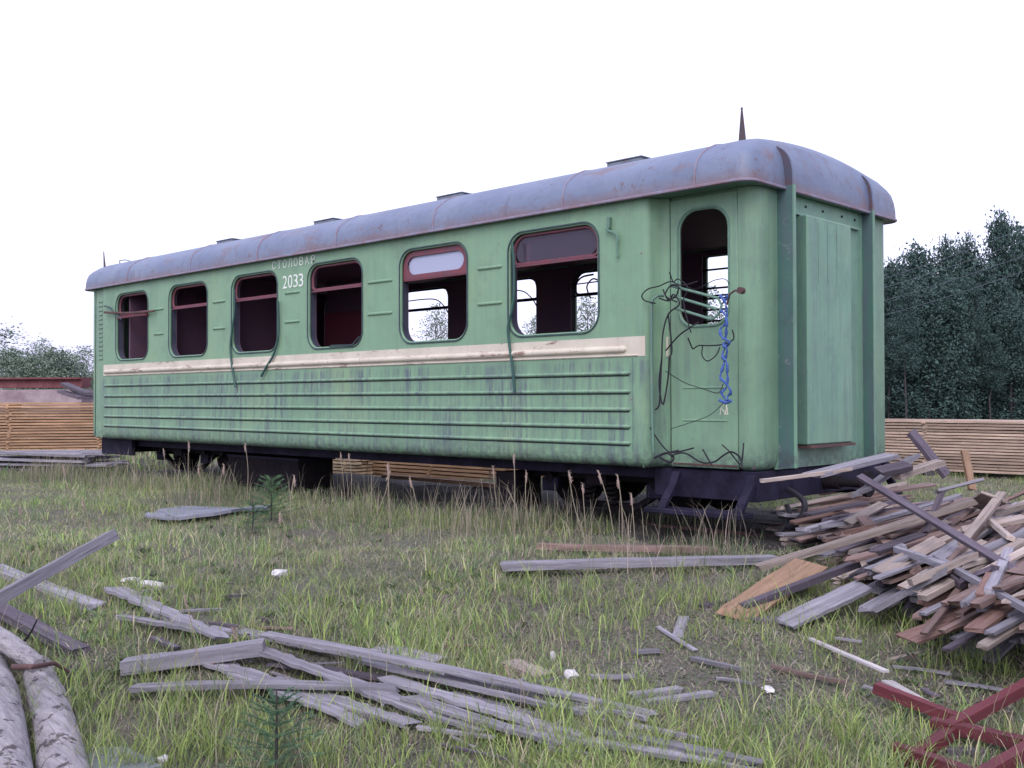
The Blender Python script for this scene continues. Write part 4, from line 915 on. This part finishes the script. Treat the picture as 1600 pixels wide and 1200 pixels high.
# ------------------------------------------------------------------ power lines
for k, (p, q) in enumerate((((1370, 452), (1640, 360)), ((1370, 472), (1640, 384)), ((1370, 495), (1640, 408)), ((1370, 438), (1640, 340)))):
    A = at_depth(p[0]-500, p[1]+170+k*3, 55); B_ = at_depth(q[0]+500, q[1]-160, 26); pts = []
    a1 = at_depth(*p, 42); b1 = at_depth(*q, 34); d_ = (b1-a1)
    for i in range(25): u = i/24; pts.append(a1-d_*1.2+d_*3.4*u + Vector((0,0,.9*(2*u-1)**2-.1)))
    o = MB().tube(pts, .009, 5).build('power_line', simple('wire_grey%d' % k, (.13, .15, .19), .5)); tag(o, ('second', 'third', 'lowest', 'topmost')[k]+' of the four power lines crossing before the dark trees', 'power line', 'power lines in front of the trees')

# ------------------------------------------------------------------ trees
def leaf_mat(name, c1, c2, c3):
    m, t, b = mat(name); b.inputs['Roughness'].default_value = .7
    n = noise(t, coords(t, (1,1,1), True), 1.4, 4, .7); n2 = noise(t, coords(t), 9, 2)
    col = ramp(t, n, [(.40, c1), (.5, c2), (.62, c3)]); col = mixc(t, ramp(t, n2, [(.4, (0,)), (.7, (.4,))]), col, c3)
    t.links.new(col, b.inputs['Base Color'])
    b.inputs['Transmission Weight'].default_value = 0
    return m
LM = {'dark': leaf_mat('dark_leaves', (.018, .042, .042), (.032, .070, .064), (.052, .098, .082)), 'mid': leaf_mat('green_leaves', (.075, .115, .09), (.12, .17, .12), (.17, .22, .16)), 'fir': leaf_mat('fir_needles', (.035, .085, .045), (.055, .12, .06), (.085, .165, .08))}
def leaves(pts, size, rng, flat=.4):
    n = len(pts); a = rng.normal(size=(n, 3)); a /= np.linalg.norm(a, axis=1)[:, None]; b_ = rng.normal(size=(n, 3)); b_ -= (a*b_).sum(1)[:, None]*a; b_ /= np.linalg.norm(b_, axis=1)[:, None]
    s_ = (size*rng.uniform(.6, 1.3, n))[:, None]; v = np.stack([pts-a*s_, pts+b_*s_*.45, pts+a*s_, pts-b_*s_*.45], 1).reshape(-1, 3)
    return v, np.arange(4*n).reshape(-1, 4)
def crown_mesh(seed, H, R, kind, nleaf, size):
    rng = np.random.default_rng(seed); pts = []
    nb = 95
    for k in range(nb):
        u = rng.uniform(0, 1)**.85
        if kind == 'cone': rr = R*(1-u)**.75*(.8+.2*math.sin(k*2.4))+.10
        elif kind == 'round': rr = R*math.sqrt(max(0.02, 1-(2*u-1)**2))
        else: rr = R*(math.sin(PI*min(1, u*.9+.1))**.7)*(1-.45*u)+.1
        an = rng.uniform(0, 2*PI); q = rr*rng.uniform(.35, 1.0)
        z0 = H*(.03 if kind != 'bush' else .05); c = np.array([q*math.cos(an), q*math.sin(an), z0+(H-z0)*u*.96])
        m_ = nleaf//nb; pts.append(c+rng.normal(size=(m_, 3))*np.array([.16*R+.12, .16*R+.12, .045*H*.6+.12]))
    for k in range(10):   # thin leader and loose sprays at the top
        c = np.array([rng.normal()*.10*R, rng.normal()*.10*R, H*(.95+.01*k)]); pts.append(c+rng.normal(size=(14, 3))*np.array([.10*R, .10*R, .012*H]))
    v, f = leaves(np.concatenate(pts), size, rng); me = bpy.data.meshes.new('crown'); fast_mesh(me, v, f, 4); return me
def trunk_mesh(seed, H, r, limbs=9):
    rr = random.Random(seed); mb = MB(); top = Vector((rr.uniform(-.3, .3), rr.uniform(-.3, .3), H*.93))
    pts = [Vector((0,0,-.2)), Vector((rr.uniform(-.1,.1), rr.uniform(-.1,.1), H*.3)), Vector((rr.uniform(-.2,.2), rr.uniform(-.2,.2), H*.6)), top]; mb.tube(pts, [r, r*.8, r*.5, r*.1], 7)
    for k in range(limbs):
        u = rr.uniform(.25, .85); p = Vector((0,0,0)).lerp(top, u); a_ = rr.uniform(0, 2*PI); L = H*.16*(1.1-u)+.3
        mb.tube([p, p+Vector((math.cos(a_)*L*.6, math.sin(a_)*L*.6, L*.35)), p+Vector((math.cos(a_)*L, math.sin(a_)*L, L*.75))], [r*.3, r*.18, r*.05], 5)
    me = bpy.data.meshes.new('trunk'); me.from_pydata([tuple(v) for v in mb.v], [], mb.f); me.update(); return me
TK = simple('tree_trunk', (.03, .025, .03), .9, (.06, .05, .055), 3); TKp = simple('birch_trunk', (.07, .065, .075), .9, (.04, .035, .04), 5)
CM = {}
def tree(name, x, y, H, R, kind, lm, label, group, seed, nleaf=11000, size=.13, tk=None, cat='tree'):
    key = (kind, lm, seed % 4, nleaf)
    if key not in CM:
        c = crown_mesh(seed % 4+len(kind)*10, 10, 2.4 if kind != 'bush' else 5, kind, nleaf*2 if kind == 'bush' else nleaf, size*1.6 if kind == 'bush' else size); c.materials.append(LM[lm]); tr = trunk_mesh(seed % 4, 10, .13); tr.materials.append(tk or TK); CM[key] = (c, tr)
    c, tr = CM[key]; r = bpy.data.objects.new(name, None); C.objects.link(r); r.location = (x, y, float(gz(x, y))); r.rotation_euler.z = random.uniform(0, 6.28)
    sx = R/(2.4 if kind != 'bush' else 5); r.scale = (sx, sx, H/10)
    tag(r, label, cat, group)
    for nm, me in (('crown', c), ('trunk', tr)): o = bpy.data.objects.new(nm, me); C.objects.link(o); o.parent = r
    return r
def tree_px(px, ytop, dep, **k):
    p = at_depth(px, 600, dep); top = at_depth(px, ytop, dep); return tree('tree', p.x, p.y, top.z-float(gz(p.x, p.y)), **k)
RG = 'dark trees behind the long board stack'
front = [(1398, 415, 46, 'cone', 'dark tree rising just beside the right edge of the carriage'), (1432, 392, 50, 'oval', 'dark tree with a loose spiky top, second from the carriage'),
 (1482, 382, 50, 'cone', 'pointed dark tree just right of the loose topped one'), (1511, 377, 52, 'cone', 'slim dark pointed tree in the middle of the right hand wood'),
 (1536, 415, 47, 'oval', 'lower dark tree in the notch before the tallest tree'), (1564, 342, 50, 'cone', 'tallest dark pointed tree at the right'), (1597, 362, 52, 'oval', 'dark tree at the right edge beside the tallest tree'),
 (1640, 380, 50, 'cone', 'dark tree just outside the right edge of the wood'), (1350, 440, 52, 'oval', 'dark tree mostly hidden behind the carriage end'), (1460, 430, 44, 'oval', 'shorter dark tree in front of the gap between the first tall trees')]
for i, (px, yt, dep, kd, lb) in enumerate(front): tree_px(px, yt, dep, R=1.35 if kd == 'cone' else 1.6, kind=kd, lm='dark', label=lb, group=RG, seed=i)
for i in range(34):
    px = 1320+i*12+random.uniform(-6, 6); tree_px(px, random.uniform(440, 530), random.uniform(42, 56), R=random.uniform(1.0, 1.5), kind='cone' if i % 3 else 'oval', lm='dark', label='slender dark tree filling the lower part of the right hand wood', group='slender trees filling the right hand wood', seed=i+1)
for i in range(7):
    px = 1385+i*33+random.uniform(-5, 5); p = at_depth(px, 600, 41+random.uniform(0, 2)); H = random.uniform(3.5, 6)
    tr = trunk_mesh(i+50, H, .045, 4); tr.materials.append(TKp if i % 3 == 0 else TK); r = bpy.data.objects.new('young_tree', None); C.objects.link(r); r.location = (p.x, p.y, 0)
    tag(r, 'thin bare stemmed young tree at the edge of the right hand wood', 'tree', 'thin young trees at the edge of the wood'); o = bpy.data.objects.new('trunk', tr); C.objects.link(o); o.parent = r
    c = CM[('oval', 'dark', 1, 11000)][0]; o = bpy.data.objects.new('crown', c); C.objects.link(o); o.parent = r; o.scale = (.28, .28, H/17); o.location.z = H*.42
# darkness of the forest interior: more trees further in, seen as one mass
fm = []; rng = np.random.default_rng(3)
base = at_depth(1500, 600, 62)
for i in range(60):
    px = 1250+i*9; p = at_depth(px, 600, rng.uniform(58, 72)); H = rng.uniform(7, 9.2); n = 750
    u = rng.uniform(.0, 1, n); fm.append(np.stack([p.x+rng.normal(size=n)*(1.9*(1.1-u*.8)), p.y+rng.normal(size=n)*(1.9*(1.1-u*.8)), u*H], -1))
v, f = leaves(np.concatenate(fm), .42, rng); me = bpy.data.meshes.new('far_wood'); fast_mesh(me, v, f, 4); o = link('far_wood', me, LM['dark']); tag(o, kind='stuff'); tag(o, 'dense dark far wood behind the right hand trees', 'wood')
# left bushes and small trees
BGp = 'green bushes beyond the left board stack'
for i, (px, yt, dep, R, kd, lb) in enumerate([(-25, 505, 42, 2.2, 'round', 'tall grey green bush at the left edge behind the boards'), (18, 548, 40, 1.6, 'bush', 'low green bush just left of the rusty beam middle'), (62, 535, 44, 1.3, 'oval', 'thin open bush with a bare leader above the rusty beam'),
    (84, 548, 40, 1.6, 'bush', 'rounded green bush above the middle of the rusty beam'), (110, 558, 41, 1.5, 'bush', 'green bush above the right end of the rusty beam'), (133, 545, 43, 1.3, 'oval', 'green bush touching the far end of the carriage'), (45, 560, 39, 1.8, 'bush', 'broad low green bush between the two taller ones at left')]):
    tree_px(px, yt, dep, R=R, kind=kd, lm='mid', label=lb, group=BGp, seed=i, nleaf=4200, size=.10)
for i in range(30):
    px = -420+i*16 if i < 12 else 150+(i-12)*62; tree_px(px, random.uniform(560, 592), random.uniform(50, 60), R=random.uniform(1.6, 2.4), kind='bush', lm='mid', label='low green bush in the distant row behind the carriage', group='bushes in the distant row', seed=i, nleaf=4200, size=.10)
tree_px(686, 484, 44, R=1.35, kind='oval', lm='mid', label='green tree top seen through the fifth window of the carriage', group=None, seed=2, nleaf=4200, size=.10)
tree_px(838, 500, 46, R=1.3, kind='oval', lm='mid', label='small tree top seen in the left part of the sixth window', group=None, seed=3, nleaf=4200, size=.10)
tree_px(918, 470, 46, R=1.6, kind='cone', lm='mid', label='tree seen in the right part of the sixth window', group=None, seed=1, nleaf=4200, size=.10)
tree_px(1108, 455, 46, R=1.5, kind='round', lm='mid', label='rounded tree seen through the door window', group=None, seed=0, nleaf=4200, size=.10)

# ------------------------------------------------------------------ grass
def grass_attr_mat(name):
    m, t, b = mat(name); b.inputs['Roughness'].default_value = .6
    a = nd(t, 'ShaderNodeAttribute', attribute_name='Col'); t.links.new(a.outputs['Color'], b.inputs['Base Color'])
    tr = nd(t, 'ShaderNodeBsdfTranslucent'); t.links.new(a.outputs['Color'], tr.inputs[0]); ms = nd(t, 'ShaderNodeMixShader'); ms.inputs[0].default_value = .3
    out = [n for n in t.nodes if n.type == 'OUTPUT_MATERIAL'][0]; t.links.new(b.outputs[0], ms.inputs[1]); t.links.new(tr.outputs[0], ms.inputs[2]); t.links.new(ms.outputs[0], out.inputs[0]); return m
GM = grass_attr_mat('grass_blades')
def vnoise(x, y, s, seed):
    r = np.random.default_rng(seed); T = r.uniform(0, 1, (64, 64)); u = x/s; v = y/s; i = np.floor(u).astype(int); j = np.floor(v).astype(int); a = smooth(u-i); b_ = smooth(v-j)
    g = lambda p, q: T[p % 64, q % 64]
    return g(i, j)*(1-a)*(1-b_)+g(i+1, j)*a*(1-b_)+g(i, j+1)*(1-a)*b_+g(i+1, j+1)*a*b_
def blades(name, x, y, h, wd, lean, col, label):
    n = len(x); rng = RNG; z = gz(x, y)-.01; an = rng.uniform(0, 2*PI, n); dx, dy = np.cos(an), np.sin(an); fa = rng.uniform(0, 2*PI, n); sx, sy = np.cos(fa)*wd/2, np.sin(fa)*wd/2
    def ring(u, w_, l): return x+dx*lean*l, y+dy*lean*l, z+h*u, w_
    vs = []
    for u, w_, l in ((0, 1, 0), (.5, .85, .22), (.85, .5, .62)):
        px, py, pz, q = ring(u, w_, l); vs += [np.stack([px-sx*q, py-sy*q, pz], -1), np.stack([px+sx*q, py+sy*q, pz], -1)]
    px, py, pz, q = ring(1.0, 0, 1.05); vs.append(np.stack([px, py, pz-h*.03], -1))
    V = np.stack(vs, 1).reshape(-1, 3); b0 = (np.arange(n)*7)[:, None]
    tri = np.concatenate([b0+np.array([[0,1,3]]), b0+np.array([[0,3,2]]), b0+np.array([[2,3,5]]), b0+np.array([[2,5,4]]), b0+np.array([[4,5,6]])], 0)
    me = bpy.data.meshes.new(name); fast_mesh(me, V, tri, 3)
    ca = me.color_attributes.new('Col', 'FLOAT_COLOR', 'POINT'); cc = np.repeat(np.concatenate([col, np.ones((n, 1))], 1), 7, axis=0)
    ca.data.foreach_set('color', cc.astype(np.float32).ravel())
    o = link(name, me, GM); tag(o, label, 'grass', kind='stuff'); return o
def scatter(n, d0, d1, pw=1.0, spread=.56):
    v = d0+(d1-d0)*RNG.uniform(0, 1, n)**pw; u = v*RNG.uniform(-spread, spread, n); return CAM.x+FW.x*v+RT.x*u, CAM.y+FW.y*v+RT.y*u, v, u
# bare ground masks
def bare(x, y):
    b_ = np.zeros_like(x)
    for (px, py, r) in ((1000, 990, .5), (1150, 1040, .75), (1050, 1060, .5), (1480, 1060, .6), (1300, 1060, .5), (620, 1150, .35), (450, 1000, .3)):
        c = G(px, py); b_ = np.maximum(b_, np.exp(-((x-c.x)**2+(y-c.y)**2)/r**2))
    return b_
def pilemask(x, y): return ((x-2.6)/1.6)**2+((y-.1)/1.2)**2 < 1
def under(x, y): return ((x > -14) & (x < -6.5) & (y > 2.8) & (y < 6)) | (y > -.05) & (y < 2.9) & (x < .25) & (x > -11.6)
PAL = np.array([[.125, .175, .08], [.165, .225, .085], [.10, .155, .085], [.28, .255, .175], [.31, .255, .215], [.26, .33, .10]])*1.12
def colors(n, x, y, dry):
    t = vnoise(x, y, .7, 5); w_ = RNG.uniform(0, 1, n)*.6+t*.4; idx = np.clip((w_*3.4).astype(int), 0, 2); c = PAL[idx]
    d = RNG.uniform(0, 1, n) < dry; c = np.where(d[:, None], PAL[3+(RNG.uniform(0, 1, n) > .5).astype(int)], c)
    yl = (RNG.uniform(0, 1, n) < .18*(vnoise(x, y, .5, 8) > .5)); c = np.where(yl[:, None], PAL[5], c)
    return c*RNG.uniform(.55, 1.6, (n, 1))*(.8+.5*vnoise(x, y, 1.6, 77))[:, None]
# short turf
x, y, v, u = scatter(620000, 3.0, 17, 1.3); dn = vnoise(x, y, .55, 1)*.6+vnoise(x, y, .16, 2)*.4; keep = (RNG.uniform(0, 1, len(x)) < np.clip((dn-.22)*3.0, .15, 1)*(1-.65*bare(x, y))) & ~under(x, y) & ~(pilemask(x, y))
x, y, v = x[keep], y[keep], v[keep]; n = len(x); h = RNG.uniform(.012, .06, n)*(.5+1.0*vnoise(x, y, .9, 3))
blades('short_grass', x, y, h, RNG.uniform(.0015, .0035, n)*(1+v*.07), h*RNG.uniform(.3, 1.6, n), colors(n, x, y, .52), 'short mixed grass and moss covering the ground')
# longer tufts: centres, then blades round each centre
cx, cy, cv, cu = scatter(5200, 3.0, 16, 1.2); dn = vnoise(cx, cy, 1.1, 11); k = (dn > .45) & (RNG.uniform(0, 1, len(cx)) > bare(cx, cy)*1.2) & ~under(cx, cy) & ~pilemask(cx, cy); cx, cy = cx[k], cy[k]
m_ = 12; x = np.repeat(cx, m_)+RNG.normal(size=len(cx)*m_)*.035; y = np.repeat(cy, m_)+RNG.normal(size=len(cx)*m_)*.035; n = len(x); hh = np.repeat(RNG.uniform(.05, .16, len(cx)), m_); h = hh*RNG.uniform(.5, 1.2, n)
blades('grass_tufts', x, y, h, RNG.uniform(.003, .0065, n), h*RNG.uniform(.15, .8, n), colors(n, x, y, .3)*np.array([[1.15, 1.2, 1.0]]), 'longer bright green tufts of grass')
# lush foreground strips of bright long blades
xs_, ys_ = [], []
for px, py, sp_x, cnt in ((130, 1120, .5, 60), (200, 1190, .4, 60), (330, 1150, .5, 55), (480, 1180, .5, 50), (700, 1040, .35, 26), (560, 980, .6, 50), (460, 960, .6, 34), (690, 1000, .5, 34), (830, 1190, .5, 60), (960, 1200, .6, 70), (1150, 1180, .6, 70), (1330, 1190, .4, 40), (300, 930, .7, 34), (120, 930, .8, 40), (1250, 920, .5, 26), (1380, 985, .5, 40), (1480, 985, .5, 34), (950, 930, .8, 40), (1050, 960, .7, 30), (60, 870, 1.0, 34), (800, 960, .8, 36), (640, 1180, .35, 30), (40, 1000, .4, 20), (1560, 1050, .3, 20), (1190, 980, .4, 20)):
    c = G(px, py); a1 = RNG.normal(size=(cnt, 2))*sp_x*.5; xs_.append(c.x+a1[:, 0]); ys_.append(c.y+a1[:, 1])
cx, cy = np.concatenate(xs_), np.concatenate(ys_); m_ = 11; x = np.repeat(cx, m_)+RNG.normal(size=len(cx)*m_)*.03; y = np.repeat(cy, m_)+RNG.normal(size=len(cx)*m_)*.03; n = len(x)
h = np.repeat(RNG.uniform(.07, .20, len(cx)), m_)*RNG.uniform(.45, 1.15, n); cc = np.where(RNG.uniform(0, 1, (n, 1)) < .55, PAL[5]*1.05, PAL[1])*RNG.uniform(.8, 1.3, (n, 1)); cc = np.where(RNG.uniform(0, 1, (n, 1)) < .12, PAL[3]*1.2, cc)
kk = ~under(x, y) & ~pilemask(x, y)
x, y, h, cc = x[kk], y[kk], h[kk], cc[kk]; n = len(x)
blades('long_grass', x, y, h, RNG.uniform(.003, .007, n), h*RNG.uniform(.2, .9, n), cc, 'patches of long bright grass in the foreground')
# tall weeds in front of and under the carriage
x = RNG.uniform(-12.5, .3, 26000); y = -.35+RNG.normal(size=26000)*.45+ (RNG.uniform(0, 1, 26000) < .25)*1.2
dn = vnoise(x, y, .5, 21); k = (dn > .38) & (y > -2.0) & (y < 2.4) & ~((x > -1.0) & (y > -.25)) & ~((x > -12.5) & (x < -2.5) & (y > .1)); x, y = x[k], y[k]; n = len(x); h = RNG.uniform(.06, .26, n)*(.5+.8*vnoise(x, y, .8, 22))
blades('tall_weeds', x, y, h*1.0, RNG.uniform(.003, .006, n), h*RNG.uniform(.1, .7, n), colors(n, x, y, .45)*.75, 'tall dry and green weeds along the carriage')
x = RNG.uniform(-12.5, .4, 3400); y = -.65+RNG.normal(size=3400)*.55; k = (vnoise(x, y, .45, 41) > .58) & (y > -2.2) & (y < .25) & ~((x > -1.0) & (y > -.25)) & ~((x > -9.5) & (x < -3) & (RNG.uniform(0, 1, 3400) < .5)); x, y = x[k], y[k]; n = len(x); h = RNG.uniform(.22, .5, n)
blades('dry_stems', x, y, h, RNG.uniform(.003, .006, n), h*RNG.uniform(.05, .5, n), PAL[3+(RNG.uniform(0, 1, n) > .6).astype(int)]*RNG.uniform(.7, 1.5, (n, 1)), 'thin straw coloured stems standing along the carriage')
x, y, v, u = scatter(2600, 3.2, 11, 1.3); k = (vnoise(x, y, .8, 43) > .5) & ~under(x, y) & ~pilemask(x, y); x, y = x[k], y[k]; n = len(x); h = RNG.uniform(.10, .34, n)
blades('dry_straws', x, y, h, RNG.uniform(.0015, .003, n), h*RNG.uniform(.1, 1.2, n), PAL[3+(RNG.uniform(0, 1, n) > .6).astype(int)]*RNG.uniform(.7, 1.5, (n, 1)), 'thin dry straws scattered over the grass')
# broad low weeds
cx, cy, cv, cu = scatter(1500, 3.2, 12, 1.2); k = (vnoise(cx, cy, .7, 51) > .5) & ~under(cx, cy) & ~pilemask(cx, cy); cx, cy = cx[k], cy[k]; x = np.repeat(cx, 9)+RNG.normal(size=len(cx)*9)*.012; y = np.repeat(cy, 9)+RNG.normal(size=len(cx)*9)*.012; n = len(x); h = RNG.uniform(.02, .06, n)
blades('broad_weeds', x, y, h, RNG.uniform(.012, .024, n), h*RNG.uniform(.9, 2.0, n), PAL[RNG.integers(0, 3, n)]*RNG.uniform(.5, 1.1, (n, 1)), 'low broad leaved weeds between the grass')
# far field
x, y, v, u = scatter(60000, 16, 44, 1.0, .62); k = ~under(x, y); x, y, v = x[k], y[k], v[k]; n = len(x); h = RNG.uniform(.05, .22, n)
blades('far_grass', x, y, h, RNG.uniform(.01, .03, n), h*RNG.uniform(.1, .7, n), colors(n, x, y, .3), 'grass of the yard beyond the carriage')

# chips, clods and small stones
def chips(name, n, m, label, smin, smax, dmax, dens):
    x, y, v, u = scatter(n, 3.0, dmax, 1.2); k = ((vnoise(x, y, .45, 31)*.5+bare(x, y)) > dens) & ~pilemask(x, y); x, y = x[k], y[k]; n = len(x); z = gz(x, y)
    c = np.stack([x, y, z+.004], -1); s_ = RNG.uniform(smin, smax, n)[:, None]; a_ = RNG.uniform(0, 6.28, n); d = np.stack([np.cos(a_), np.sin(a_), RNG.normal(size=n)*.3], -1); e = np.stack([-np.sin(a_), np.cos(a_), RNG.normal(size=n)*.3], -1); up = np.array([0, 0, 1.])
    V = np.stack([c-d*s_, c+e*s_*.5, c+d*s_, c-e*s_*.5, c+up*s_*.45+d*s_*.2], 1).reshape(-1, 3); b0 = (np.arange(n)*5)[:, None]
    T_ = np.concatenate([b0+np.array([[0, 3, 4]]), b0+np.array([[3, 2, 4]]), b0+np.array([[2, 1, 4]]), b0+np.array([[1, 0, 4]])], 0)
    me = bpy.data.meshes.new(name); fast_mesh(me, V, T_, 3); o = link(name, me, m); tag(o, label, 'debris', kind='stuff')
chips('wood_chips', 26000, simple('chip_wood', (.26, .23, .24), .9, (.14, .11, .11), 3), 'small wood chips and stones strewn over the ground', .004, .014, 12, .42)
chips('soil_clods', 60000, simple('clod', (.09, .075, .07), .95, (.16, .13, .12), 5), 'small clods of soil and dead leaves between the grass', .004, .014, 11, .30)

# single seed stalks
SM = simple('dry_stalk', (.30, .25, .18), .8, (.22, .19, .14), 20); SH = simple('seed_head', (.36, .27, .24), .9, (.26, .19, .17), 40)
def stalk(px, pt, top, lb, bend=0.02, hd=.07, w_=.0035):
    b0 = G(px, pt); dep = (b0-CAM).dot(FW); t1 = at_depth(top[0], top[1], dep); d_ = t1-b0
    mid = b0.lerp(t1, .55)+Vector((bend, bend, 0)); r = bpy.data.objects.new('seed_stalk', None); C.objects.link(r); r.location = b0; tag(r, lb, 'grass stalk', 'tall dry grass stalks')
    o = curve_tube([b0-b0, mid-b0, (b0.lerp(t1, .85)-b0)+Vector((bend*.5, bend*.5, 0)), t1-b0], [w_, w_*.9, w_*.7, w_*.5] and w_*.8, 5, 4).build('stem', SM, None, 1); o.parent = r
    hp = [(t1-b0)-d_.normalized()*hd*u for u in (0, .25, .5, .75, 1)]; mb = MB().tube(hp, [.002, hd*.05, hd*.085, hd*.06, .002], 6); 
    for q in range(14):
        c_ = hp[2]+(hp[1]-hp[3])*random.uniform(-.9, .9); a_ = random.uniform(0, 6.28); e_ = c_+Vector((math.cos(a_)*hd*.16, math.sin(a_)*hd*.16, hd*.15)); mb.tube([c_, e_], [.0022, .0008], 3)
    o = mb.build('seed_head', SH, None, 1); o.parent = r
ST = [(300, 810, (295, 690), 'near the far bogie'), (312, 800, (310, 728), 'standing over the blue grey sheet'), (268, 790, (255, 700), 'left of the far bogie'), (385, 800, (383, 692), 'in front of the battery box'), (345, 820, (350, 725), 'right of the blue grey sheet'),
 (610, 860, (606, 722), 'below the brown board stack'), (575, 830, (610, 735), 'leaning right below the brown board stack'), (540, 790, (532, 706), 'below the pale board stack, left one'), (548, 800, (545, 708), 'below the pale board stack, right one'), (655, 830, (640, 745), 'arching below the right end of the brown stack'),
 (782, 830, (770, 728), 'left of the near bogie'), (777, 800, (765, 735), 'thin, left of the near bogie'), (803, 850, (803, 708), 'tallest, over the carriage sill by the near bogie'), (826, 840, (822, 735), 'in front of the near bogie'), (921, 870, (888, 735), 'leaning left between bogie and step'),
 (917, 850, (910, 755), 'upright between bogie and step'), (965, 880, (935, 735), 'long and leaning left beside the step'), (972, 880, (965, 742), 'upright beside the step'), (996, 890, (986, 770), 'just left of the step'), (672, 980, (655, 915), 'alone in the open grass'),
 (140, 850, (128, 780), 'above the raised beam'), (120, 840, (98, 725), 'arching in front of the grey plank pile'), (32, 820, (30, 790), 'short, at the left edge'), (320, 1110, (288, 930), 'before the squared timber, thin'), (440, 870, (437, 800), 'above the small white scrap'), (462, 860, (460, 742), 'left of the green pine sapling gap'), (820, 1120, (790, 1040), 'beside the broken pale board')]
for px, pt, top, lb in ST: stalk(px, pt, top, 'dry seed stalk '+lb, random.uniform(-.03, .03), .10 if pt < 900 else .06, .0042 if pt < 900 else .003)

# small fir saplings
def sapling(px, py, H, R, label, seed, whorls=7):
    rr = random.Random(seed); b0 = G(px, py); r = bpy.data.objects.new('fir_sapling', None); C.objects.link(r); r.location = b0; tag(r, label, 'fir sapling')
    st = MB().tube([(0,0,-.02), (.0, .0, H)], [.008, .003], 6).build('trunk', TK, None); st.parent = r
    P_ = []; rng = np.random.default_rng(seed); st_, en_ = [], []
    for k in range(whorls):
        u = .12+.85*k/whorls; L = R*(1-u*.8)
        for q in range(6):
            a_ = q*PI/3+k*.5+rr.uniform(-.2, .2); d_ = np.array([math.cos(a_), math.sin(a_), .25+.4*u]); p0 = np.array([0, 0, u*H])
            for s_ in np.linspace(.06, 1, 46):
                c_ = p0+d_*L*s_+np.array([0, 0, -.08*L*s_*s_])
                for side in (-1, 1):
                    nn = np.array([-d_[1]*side, d_[0]*side, 0])*.75+d_*.55+rng.normal(size=3)*.22; st_.append(c_); en_.append(c_+nn*.022*(H/.35)**.8)
    st_, en_ = np.array(st_), np.array(en_); n = len(st_); wv = rng.normal(size=(n, 3)); wv /= np.linalg.norm(wv, axis=1)[:, None]; wv *= .0018*(H/.35)**1.1
    V = np.stack([st_-wv, st_+wv, en_], 1).reshape(-1, 3); me = bpy.data.meshes.new('crown'); fast_mesh(me, V, np.arange(3*n).reshape(-1, 3), 3); me.materials.append(LM['fir']); o = bpy.data.objects.new('crown', me); C.objects.link(o); o.parent = r
sapling(432, 1222, .36, .26, 'small bright green fir sapling at the bottom edge of the picture', 5)
sapling(424, 815, .42, .32, 'soft green pine sapling beside the grey sheet before the carriage', 6, 9)
sapling(395, 835, .30, .25, 'low dark green sapling in front of the taller one by the sheet', 7, 5)
